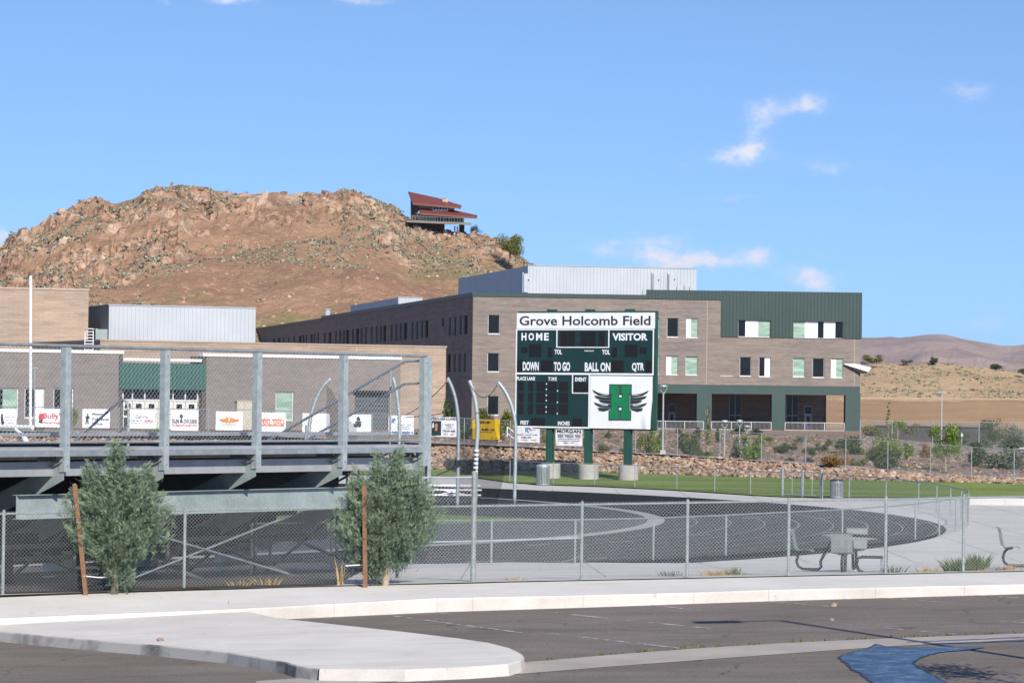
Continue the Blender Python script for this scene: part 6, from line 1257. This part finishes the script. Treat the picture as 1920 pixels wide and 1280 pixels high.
wd = [(1258, 1077, .14, 'grey weed by the fence between two posts'), (960, 1086, .10, 'tiny weed by the fence near the tall post'), (1675, 1071, .20, 'grey green weeds right of the bent tube frame'), (1742, 1070, .16, 'brown weeds left of the wide grass clump'), (1872, 1068, .12, 'brown weeds right of the narrow clump'), (1893, 1067, .16, 'last weeds by the fence at the right edge'), (452, 1100, .22, 'dry weeds at the fence foot beneath the grandstand'), (500, 1098, .26, 'yellowish weeds at the fence foot beneath the crossing braces')]
for i, (px, py, h, lab) in enumerate(wd): blades('weed', px, py, interp(FB, px)[1] + .4, 46, h, .25, ('l_grey', 'l_tan')[i % 2 if i < 6 else 1], lab, 'weeds', .8, 40 + i)
for i, (px, py, lab) in enumerate(((44, 1150, 'thin weed in the joint at the left of the island'), (62, 1150, 'second thin weed in the joint of the island'), (172, 1146, 'thin weed further right in the island joint'), (424, 1141, 'pair of thin weeds near the start of the kerb'))):
    r = random.Random(90 + i); mb = MB(); g = GA(px, py, .17)
    for k in range(5): a = r.uniform(0, 6.28); tp = g + Vector((math.cos(a) * .05, math.sin(a) * .05, r.uniform(.06, .14))); mb.tube([g, tp], [.004, .002], 4); mb.add(*ico(tp, .012, r))
    tag(mb.build('weed', 'l_orange', None, origin=g), lab, 'weeds')
r = random.Random(12)
def litter(name, px, py, s, m, lab, dz=.17): g = GA(px, py, dz); mb = MB(); mb.add(*ico(g + Vector((0, 0, s * .35)), s, r, (1.2, 1, .75))); tag(mb.build(name, m), lab, 'stone')
litter('stone', 301, 1201, .055, 'rock', 'brown stone lying on the pale island'); litter('stone', 1563, 1136, .06, 'rock', 'tan stone lying on the asphalt by the kerb', 0); litter('stone', 1560, 1163, .04, 'rock', 'small stone on the asphalt in front of the tan one', 0)
# tufts where the lot meets the drain strip
mb = MB(); r = random.Random(15)
for k in range(420):
    t_ = r.random(); px = 985 + t_ * 930; j = interp([(p[0], p[1]) for p in gt], px)[0] - .6
    if noise.noise(Vector((px / 26, 3, 0))) < .0: continue
    g = GA(px, j, .005); a = r.uniform(0, 6.28); s = Vector((math.cos(a), math.sin(a), 0)) * .012; tp = g + Vector((r.gauss(0, .03), r.gauss(0, .02), r.uniform(.02, .07))); mb.add([g - s, g + s, tp], [(0, 1, 2)])
tag(mb.build('weed_line', 'l_olive'), 'sparse weeds growing along the edge of the concrete drain strip', 'weeds', kind='stuff')
# shrub kinds: leaf clumps through several lobes, unit height
def shrub_mesh(kind, seed, n=620, wide=.5, lobes=6, leaf=.055, mt='l_dark', pointed=False):
    r = random.Random(seed); mb = MB(); L = [(r.uniform(-.3, .3) * wide * 2, r.uniform(-.3, .3) * wide * 2, r.uniform(.14, .70), r.uniform(.17, .32)) for _ in range(lobes + 3)]
    if pointed: L = [(r.gauss(0, .05), r.gauss(0, .05), z, .34 * (1.05 - z)) for z in [.12 + .8 * k / lobes for k in range(lobes)]]
    for k in range(n):
        c = r.choice(L); v = Vector((r.gauss(0, 1), r.gauss(0, 1), r.gauss(0, 1))).normalized(); p = Vector((c[0], c[1], c[2])) + Vector((v.x * wide / .5, v.y * wide / .5, v.z)) * c[3] * r.random() ** .4
        if p.z < .02: p.z = r.uniform(.02, .15)
        a = Vector((r.gauss(0, 1), r.gauss(0, 1), r.gauss(0, 1))).normalized() * leaf * r.uniform(.6, 1.3); b = a.cross(v + Vector((.01, 0, 0))).normalized() * leaf * .55; mb.add([p - a, p + b, p + a, p - b], [(0, 1, 2, 3)])
    for k in range(9): a = r.uniform(0, 6.28); mb.tube([(0, 0, -.03), (math.cos(a) * .2 * wide * 2, math.sin(a) * .2 * wide * 2, .4)], [.012, .006], 4, False)
    me = mb.build(kind, MT[mt], None, origin=(0, 0, 0)); m = me.data; bpy.data.objects.remove(me); return m
KM = {}
for k, mt, pt in (('dark', 'l_dark', 0), ('olive', 'l_olive', 0), ('bright', 'l_bright', 0), ('grey', 'l_grey', 0), ('orange', 'l_orange', 0), ('purple', 'l_purple', 0), ('pine', 'l_grey', 1), ('darkpine', 'l_dark', 1)):
    KM[k] = [shrub_mesh('shrub_' + k, s + 60, 1000, .5, 7, .055, mt, bool(pt)) for s in (1, 2)]
NM = {'dark': 'dark_shrub', 'olive': 'olive_shrub', 'bright': 'leafy_shrub', 'grey': 'grey_shrub', 'orange': 'autumn_shrub', 'purple': 'purple_shrub', 'pine': 'young_pine', 'darkpine': 'young_pine'}
ci = 0
def shrub(px, py, w, h, kind, lab, at=None):
    global ci
    p = slope(px, py) if at is None else P(px, py, at); s = p.y / FPX; m = KM[kind][ci % 2]; ci += 1
    o = bpy.data.objects.new(NM[kind], m); COL.objects.link(o); o.location = p - Vector((0, 0, .05)); o.rotation_euler = (0, 0, ci * 2.1); k = 1.35; o.scale = (w * s * k, w * s * k, h * s * 1.22); tag(o, lab, 'shrub', 'shrubs on the planted slope'); return o
for a in [(1213, 850, 30, 42, 'olive', 'olive shrub just right of the last scoreboard post'), (1231, 850, 22, 46, 'bright', 'yellow green shrub touching the walkway lamp'), (1140, 822, 15, 14, 'dark', 'small dark shrub seen between two scoreboard posts'), (1132, 847, 30, 15, 'olive', 'low olive shrub between the right two scoreboard posts'), (1168, 848, 16, 10, 'bright', 'small bright tuft left of the right scoreboard post'),
          (1290, 853, 34, 42, 'dark', 'upright dark shrub right of the walkway lamp'), (1308, 856, 20, 18, 'grey', 'grey green shrub at the foot of the upright dark one'), (1299, 834, 24, 22, 'olive', 'brownish olive shrub behind the upright dark one'), (1327, 857, 22, 14, 'bright', 'bright tuft at the foot of the pale sapling'), (1309, 812, 15, 12, 'purple', 'dark purple bush below the railing of the first bay'), (1272, 812, 12, 11, 'purple', 'small purple bush below the door with the white frame'),
          (1346, 828, 16, 26, 'darkpine', 'dark little pine right of the sapling'), (1380, 860, 28, 40, 'pine', 'grey green young pine left of the bright shrub'), (1411, 863, 36, 48, 'bright', 'large bright green shrub in the middle of the slope'), (1385, 812, 28, 12, 'dark', 'dark rounded bush in front of the middle railing'), (1418, 814, 26, 12, 'dark', 'dark bush at the right end of the middle railing'),
          (1463, 849, 28, 16, 'dark', 'low dark shrub right of the bright one'), (1480, 843, 24, 14, 'dark', 'dark shrub behind the low dark one'), (1519, 851, 22, 15, 'dark', 'dark mound left of the autumn shrubs'), (1541, 845, 22, 15, 'dark', 'dark mound behind the autumn shrubs'), (1482, 864, 20, 9, 'purple', 'left purple tuft near the fence foot'), (1517, 866, 22, 10, 'purple', 'right purple tuft near the fence foot'),
          (1556, 875, 34, 24, 'orange', 'orange autumn shrub by the fence'), (1577, 873, 26, 26, 'orange', 'second orange shrub right of the first'), (1595, 850, 42, 36, 'dark', 'big dark shrub below the building corner'), (1610, 872, 30, 14, 'olive', 'low olive shrub right of the orange ones'), (1500, 829, 16, 12, 'grey', 'small grey shrub high on the slope'), (1555, 833, 16, 12, 'olive', 'small olive shrub high on the slope'), (1440, 826, 16, 10, 'olive', 'olive tuft high above the bright shrub'),
          (1033, 840, 13, 24, 'orange', 'rust coloured shrub between the hanging banners'), (1094, 836, 18, 18, 'olive', 'olive shrub behind the middle scoreboard post'), (1024, 829, 16, 26, 'olive', 'olive shrub behind the left scoreboard post'), (950, 812, 30, 48, 'olive', 'tall olive shrub left of the scoreboard'), (905, 806, 40, 40, 'olive', 'olive shrub behind the yellow banner'), (872, 822, 26, 36, 'dark', 'dark shrub between the portrait and the yellow banners'), (845, 800, 24, 52, 'dark', 'tall dark shrub at the corner of the tan hall wall'), (930, 825, 26, 30, 'dark', 'dark shrub behind the folded corner of the yellow banner'),
          (1660, 880, 46, 36, 'dark', 'dark shrub at the foot of the young trees'), (1640, 862, 30, 30, 'olive', 'olive brown shrub right of the building'), (1832, 874, 36, 44, 'dark', 'rounded blackish shrub behind the tall fence')]: shrub(*a)
for a in [(1876, 888, 62, 44, 'grey', 'broad grey green shrub at the right beyond the fence', 178), (1918, 880, 60, 48, 'grey', 'pale shrub cut by the right frame edge', 182), (1842, 852, 44, 30, 'dark', 'dark hedge bush behind the tall fence', 228), (1795, 838, 40, 28, 'dark', 'dark bush right of the leafy tree crown', 230), (1900, 846, 50, 34, 'dark', 'dark bush under the trees by the right edge', 232), (1735, 866, 22, 36, 'orange', 'reddish shrub left of the leafy tree', 190), (1632, 818, 34, 24, 'olive', 'olive bush right of the green corner column', 262), (1704, 812, 30, 18, 'olive', 'olive bush under the small round tree', 262), (290, 833, 34, 34, 'olive', 'yellow green bush in front of the white doors', 184), (74, 812, 16, 14, 'olive', 'tiny yellow bush under the banner with red script', 184), (138, 800, 18, 40, 'olive', 'thin yellow shrub beside the dark window of the hall', 186), (1750, 681, 16, 10, 'dark', 'dark clump on the crest of the embankment', 505), (1866, 693, 20, 13, 'dark', 'dark round bush on the embankment crest', 505), (1636, 680, 30, 15, 'olive', 'green bush on the embankment beside the school', 500), (1918, 701, 14, 12, 'dark', 'dark bush on the crest at the right edge', 500), (1700, 680, 22, 6, 'grey', 'low grey clump on the embankment crest', 505)]: shrub(*a[:6], at=a[6])
def tree(name, px, py, d, H, cw, cz, kind, lab, n=1, trunk='woodl', rt=.05, seed=3, leafn=2, zbase=None):
    g = P(px, py, d); t = T(name, lab, 'tree', g, None); r = random.Random(seed); mb = MB(); mb.tube([g - Vector((0, 0, .1)), g + Vector((.02, 0, H * .4)), g + Vector((r.uniform(-.1, .1), 0, H * .9))], [rt, rt * .8, rt * .25], 7)
    for k in range(7): a = r.uniform(0, 6.28); z = H * r.uniform(.3, .7); mb.tube([g + Vector((0, 0, z)), g + Vector((math.cos(a) * cw * .7, math.sin(a) * cw * .7, z + H * .22))], [rt * .4, rt * .12], 5, False)
    mb.build('trunk', trunk, t); mb = MB(); L = [(r.uniform(-.6, .6) * cw, r.uniform(-.6, .6) * cw, H * r.uniform(cz, .86), r.uniform(.3, .5) * cw) for _ in range(14)]
    if kind == 'column': L = [(r.gauss(0, .12) * cw, r.gauss(0, .12) * cw, H * (cz + (1 - cz) * k / 9), cw * .55 * (1.15 - k / 9)) for k in range(9)]
    leaf = (.06 if kind != 'column' else .045) * max(1, cw * .75)
    for k in range(520 * leafn):
        c = r.choice(L); v = Vector((r.gauss(0, 1), r.gauss(0, 1), r.gauss(0, 1))).normalized(); p = g + Vector((c[0], c[1], c[2])) + v * c[3] * r.random() ** .45; a = Vector((r.gauss(0, 1), r.gauss(0, 1), r.gauss(0, 1))).normalized() * leaf * r.uniform(.7, 1.4); b = a.cross(v + Vector((.01, 0, 0))).normalized() * leaf * .6; mb.add([p - a, p + b, p + a, p - b], [(0, 1, 2, 3)])
    mb.build('crown', {'column': 'l_olive', 'bright': 'l_bright', 'dark': 'l_dark', 'olive': 'l_olive', 'grey': 'l_grey'}[kind], t); return t
tree('sapling', 1327, 853, 176, 2.95, .32, .25, 'column', 'pale slender sapling in front of the green column', rt=.035, seed=4)
tree('leafy_tree', 1772, 888, 170, 2.85, 1.1, .40, 'bright', 'round leafy green tree with a pale stake behind the fence', seed=5, leafn=4)
sp = P(1774, 889, 169.6); t = T('tree_stake', 'pale yellow stake under the leafy tree at the right', 'stake', sp); mb = MB(); mb.tube([sp - Vector((0, 0, .1)), P(1772, 845, 169.6)], .035, 7); mb.build('bar', 'woodl', t)
tree('young_tree', 1667, 880, 176, 1.9, 1.1, .40, 'bright', 'young tree with forked pale trunk right of the building', seed=6, leafn=3)
tree('young_tree', 1703, 872, 184, 1.5, .42, .35, 'bright', 'brightest small tree beside the forked one', seed=7)
tree('round_tree', 1683, 822, 255, 1.65, .75, .45, 'bright', 'small round tree standing beyond the road at the right', seed=8, leafn=2)
tree('column_tree', 1665, 818, 250, 3.0, .45, .1, 'column', 'narrow upright tree left of the small round one', seed=9, leafn=2)
tree('shade_tree', 1862, 845, 236, 2.4, 1.3, .4, 'dark', 'dark spreading tree by the tall fence at the right', seed=10, leafn=5, rt=.09)
tree('shade_tree', 1905, 850, 240, 2.2, 1.3, .35, 'grey', 'grey green tree at the right frame edge', seed=11, leafn=4, rt=.09)
tree('ridge_tree', 1752, 685, 504, 1.5, .7, .15, 'dark', 'pointed little tree on the embankment crest', seed=12)
tree('hill_tree', 956, 484, 664, 5.2, 3.4, .22, 'olive', 'large round olive tree on the hill flank right of the house', seed=13, leafn=12, rt=.25)
tree('hill_tree', 893, 446, 690, 3.0, 1.7, .35, 'dark', 'dark tree under the tip of the house deck', seed=14, leafn=3, rt=.15)
# what shows beyond the fences at the right
mb = MB(); mb.loft([[Vector((x, y, 1.04)) for x in (24, 38, 60)] for y in (225, 232, 245)]); S(mb.build('road', 'road'))
t = T('retaining_wall', 'low dark wall beyond the trees right of the school', 'wall', P(1640, 812, 270)); w = Wall(P(1640, 810, 275).xy, P(1850, 815, 268).xy); mb = MB(); w.box(mb, 0, w.L, .6, 2.3, -.4, 0); mb.build('masonry', mat('dark_wall_block', (.10, .09, .09), .9, 0, (.07, .065, .065), .8), t); mb = MB(); w.box(mb, -.1, w.L + .1, 2.302, 2.42, -.5, .1); mb.build('coping', 'road', t)
t = T('wall_sign', 'small dark green sign with a pale letter near the leafy tree', 'sign', P(1804, 822, 200)); w = Wall(P(1795, 820, 200).xy, P(1815, 820, 200).xy); r_ = w.rect(1801.5, 809, 1806.5, 821); mb = MB(); w.box(mb, r_[0], r_[1], r_[2], r_[3], -.03, 0); o = mb.build('panel', 'pgreen', t); mb = MB(); text_into(mb, 'B', w.p(r_[0] + .03, r_[2] + .1, .004), w.e * .11, Vector((0, 0, .2))); mb.build('lettering', 'whitevinyl', o); mb = MB(); w.box(mb, r_[0] + .05, r_[0] + .09, .5, r_[2], -.03, -.005); mb.build('post', 'galv_d', t)
t = T('bollard', 'white bollard on the lawn edge at the right', 'bollard', P(1890, 851, 205)); mb = MB(); a = P(1890, 851, 205); mb.cyl(a, .065, .52, 10); mb.build('post', 'white', t); mb = MB(); mb.tube([P(1890, 839, 205), P(2010, 842, 205)], .02, 6); mb.build('rail', 'white', t)
t = T('low_wall', 'low pale concrete wall at the lawn edge by the right frame border', 'wall', G(1900, 945)); w = Wall(G(1818, 946).xy, G(2080, 949).xy); mb = MB(); w.box(mb, 0, w.L, -.1, .30, -.3, 0); mb.build('wall', 'apron', t); mb = MB()
for k in range(1, 4): w.box(mb, w.L * k / 4, w.L * k / 4 + .02, 0, .29, .001, .004)
mb.build('joint', 'galv_d', t)
# stair rail beside the left scoreboard post
t = T('stair_rail', 'white stair handrail climbing the slope left of the scoreboard', 'handrail', P(955, 830, 180)); mb = MB(); d = 182
mb.tube([P(951, 800, d), P(966, 812, d)], .03, 6); mb.tube([P(951, 812, d), P(966, 824, d)], .025, 6); mb.build('rail', 'whitevinyl', t); mb = MB()
for px, y in ((951, 800), (966, 812)): mb.tube([P(px, y, d), P(px, y + 18, d)], .03, 6)
mb.build('post', 'whitevinyl', t)
# ------------------------------------------------------------------ house on the hill
def hill_house():
    d = 690; k = lambda X, Y, dd=0.0: P(720 + X / 6.4, 330 + Y / 6.4, d + dd); g = k(620, 700)
    t = T('hill_house', 'red roofed modern house on stilts at the edge of the hilltop', 'house', g); Yv = Vector((0, 1, 0))
    def slab(name, m, pts, th=Vector((0, 0, -.35)), par=t): mb = MB(); mb.prism(pts, th); return mb.build(name, m, par)
    def block(name, m, X0, Y0, X1, Y1, dd, dep, par=t): a = k(X0, Y1, dd); b = k(X1, Y1, dd); c = k(X0, Y0, dd); mb = MB(); mb.par(a, Vector((b.x - a.x, 0, 0)), Yv * dep, Vector((0, 0, c.z - a.z))); return mb.build(name, m, par)
    slab('roof', 'redroof', [k(345, 322, -1.5), k(920, 374, -1.5), k(930, 352, 5), k(640, 262, 6.5), k(290, 186, 8)])
    slab('roof', 'redroof', [k(440, 442, -3.2), k(1112, 492, -3.2), k(1120, 470, 1.0), k(770, 395, 2.0), k(405, 368, 2.5)])
    mb = MB(); a, b = k(345, 322, -1.52), k(920, 374, -1.52); mb.par(a - Vector((0, 0, .42)), b - a, Yv * -.08, Vector((0, 0, .40))); a, b = k(440, 442, -3.22), k(1112, 492, -3.22); mb.par(a - Vector((0, 0, .42)), b - a, Yv * -.08, Vector((0, 0, .40))); mb.build('fascia', mat('fascia_board', (.17, .075, .06), .7), t)
    mb = MB(); mb.prism([k(322, 545, 1.2), k(400, 545, .4), k(400, 335, .4), k(345, 330, 1.0), k(318, 235, 2.5)], Yv * 6); mb.build('side_wall', 'brownwall', t)
    block('upper_wall', 'cream', 400, 330, 840, 400, 1.4, 6); block('lower_wall', 'cream', 400, 445, 955, 552, .4, 8)
    f = block('window', 'white', 585, 338, 768, 418, -.2, 1.2)
    for i in range(5): block('pane', 'glass', 594 + i * 34.5, 352, 620 + i * 34.5, 404, -.26, .05, f)
    f = block('window', 'white', 790, 362, 835, 392, 1.25, .1)
    for i in range(2): block('pane', 'glass', 795 + i * 20, 366, 812 + i * 20, 388, 1.18, .05, f)
    f = block('window', 'white', 552, 338, 580, 395, 1.2, .15); block('pane', 'glass', 558, 344, 575, 388, 1.13, .05, f)
    f = block('glazing', 'frame', 620, 462, 948, 548, .2, .15)
    for i in range(6): block('pane', 'glass', 626 + i * 53.5, 468, 674 + i * 53.5, 543, .12, .05, f)
    ch = block('chimney', 'cream', 700, 272, 768, 328, 2.5, 1.5); block('cap', 'deck', 695, 266, 740, 273, 2.4, 1.6, ch)
    dk = slab('deck', 'deck', [k(272, 528, -3.6), k(1050, 562, -3.6), k(1050, 562, 6), k(272, 528, 6)], Vector((0, 0, -.5)))
    mb = MB()
    for i in range(24): u = i / 23; a = k(275 + 773 * u, 530 + 32 * u, -3.5); mb.tube([a, a + Vector((0, 0, .95))], .03, 4)
    mb.tube([k(275, 530, -3.5) + Vector((0, 0, .95)), k(1048, 562, -3.5) + Vector((0, 0, .95))], .035, 5); mb.build('railing', 'gsteel', dk)
    block('underfloor', 'brownwall', 410, 565, 720, 700, 1.5, 5); block('underfloor', 'brownwall', 900, 570, 960, 700, 1.5, 5)
    block('stone_pier', 'cream', 345, 590, 408, 700, -.5, 2); block('stone_pier', 'cream', 715, 650, 760, 740, -.8, 1); block('door', 'redroof', 762, 645, 806, 740, -.9, .2)
    for X in (838, 870): block('support_post', 'whitevinyl', X, 600, X + 18, 760, -1, .5)
hill_house()

g_ = GA(1835, 1268); k_ = Vector((to_sun.x, to_sun.y, 0)) / math.tan(SUN_EL) * 3.0; b_ = g_ + k_
t = T('street_tree', 'small street tree standing out of frame to the right', 'tree', (b_.x, b_.y, za(b_.x))); mb = MB(); mb.tube([(b_.x, b_.y, 0), (b_.x, b_.y, 3.6)], [.05, .02], 7); mb.build('trunk', 'wood', t); mb = MB(); r = random.Random(8)
for k in range(900):
    v = Vector((r.gauss(0, .30), r.gauss(0, .45), r.gauss(0, .4))); p = b_ + Vector((0, 0, 3.1)) + v; a = Vector((r.gauss(0, 1), r.gauss(0, 1), r.gauss(0, 1))).normalized() * .06; q = a.cross(Vector((0, .3, 1))).normalized() * .04; mb.face([p - a, p + q, p + a, p - q])
mb.build('crown', 'l_olive', t)
# ------------------------------------------------------------------ the air
def haze():
    mb = MB(); mb.par((-9000, -60, -3.5), Vector((18000, 0, 0)), Vector((0, 9000, 0)), Vector((0, 0, 190))); o = mb.build('haze', MT['concrete']); o.data.materials.clear()
    m = bpy.data.materials.new('air'); m.use_nodes = True; nt = m.node_tree; nt.nodes.clear(); v = nt.nodes.new('ShaderNodeVolumePrincipled'); v.inputs['Color'].default_value = (.80, .86, .95, 1); v.inputs['Density'].default_value = 0.00004; v.inputs['Anisotropy'].default_value = .2
    out = nt.nodes.new('ShaderNodeOutputMaterial'); nt.links.new(v.outputs[0], out.inputs['Volume']); o.data.materials.append(m); o['kind'] = 'stuff'; o['label'] = 'thin bluish haze softening the far hills'; o['category'] = 'haze'
haze()
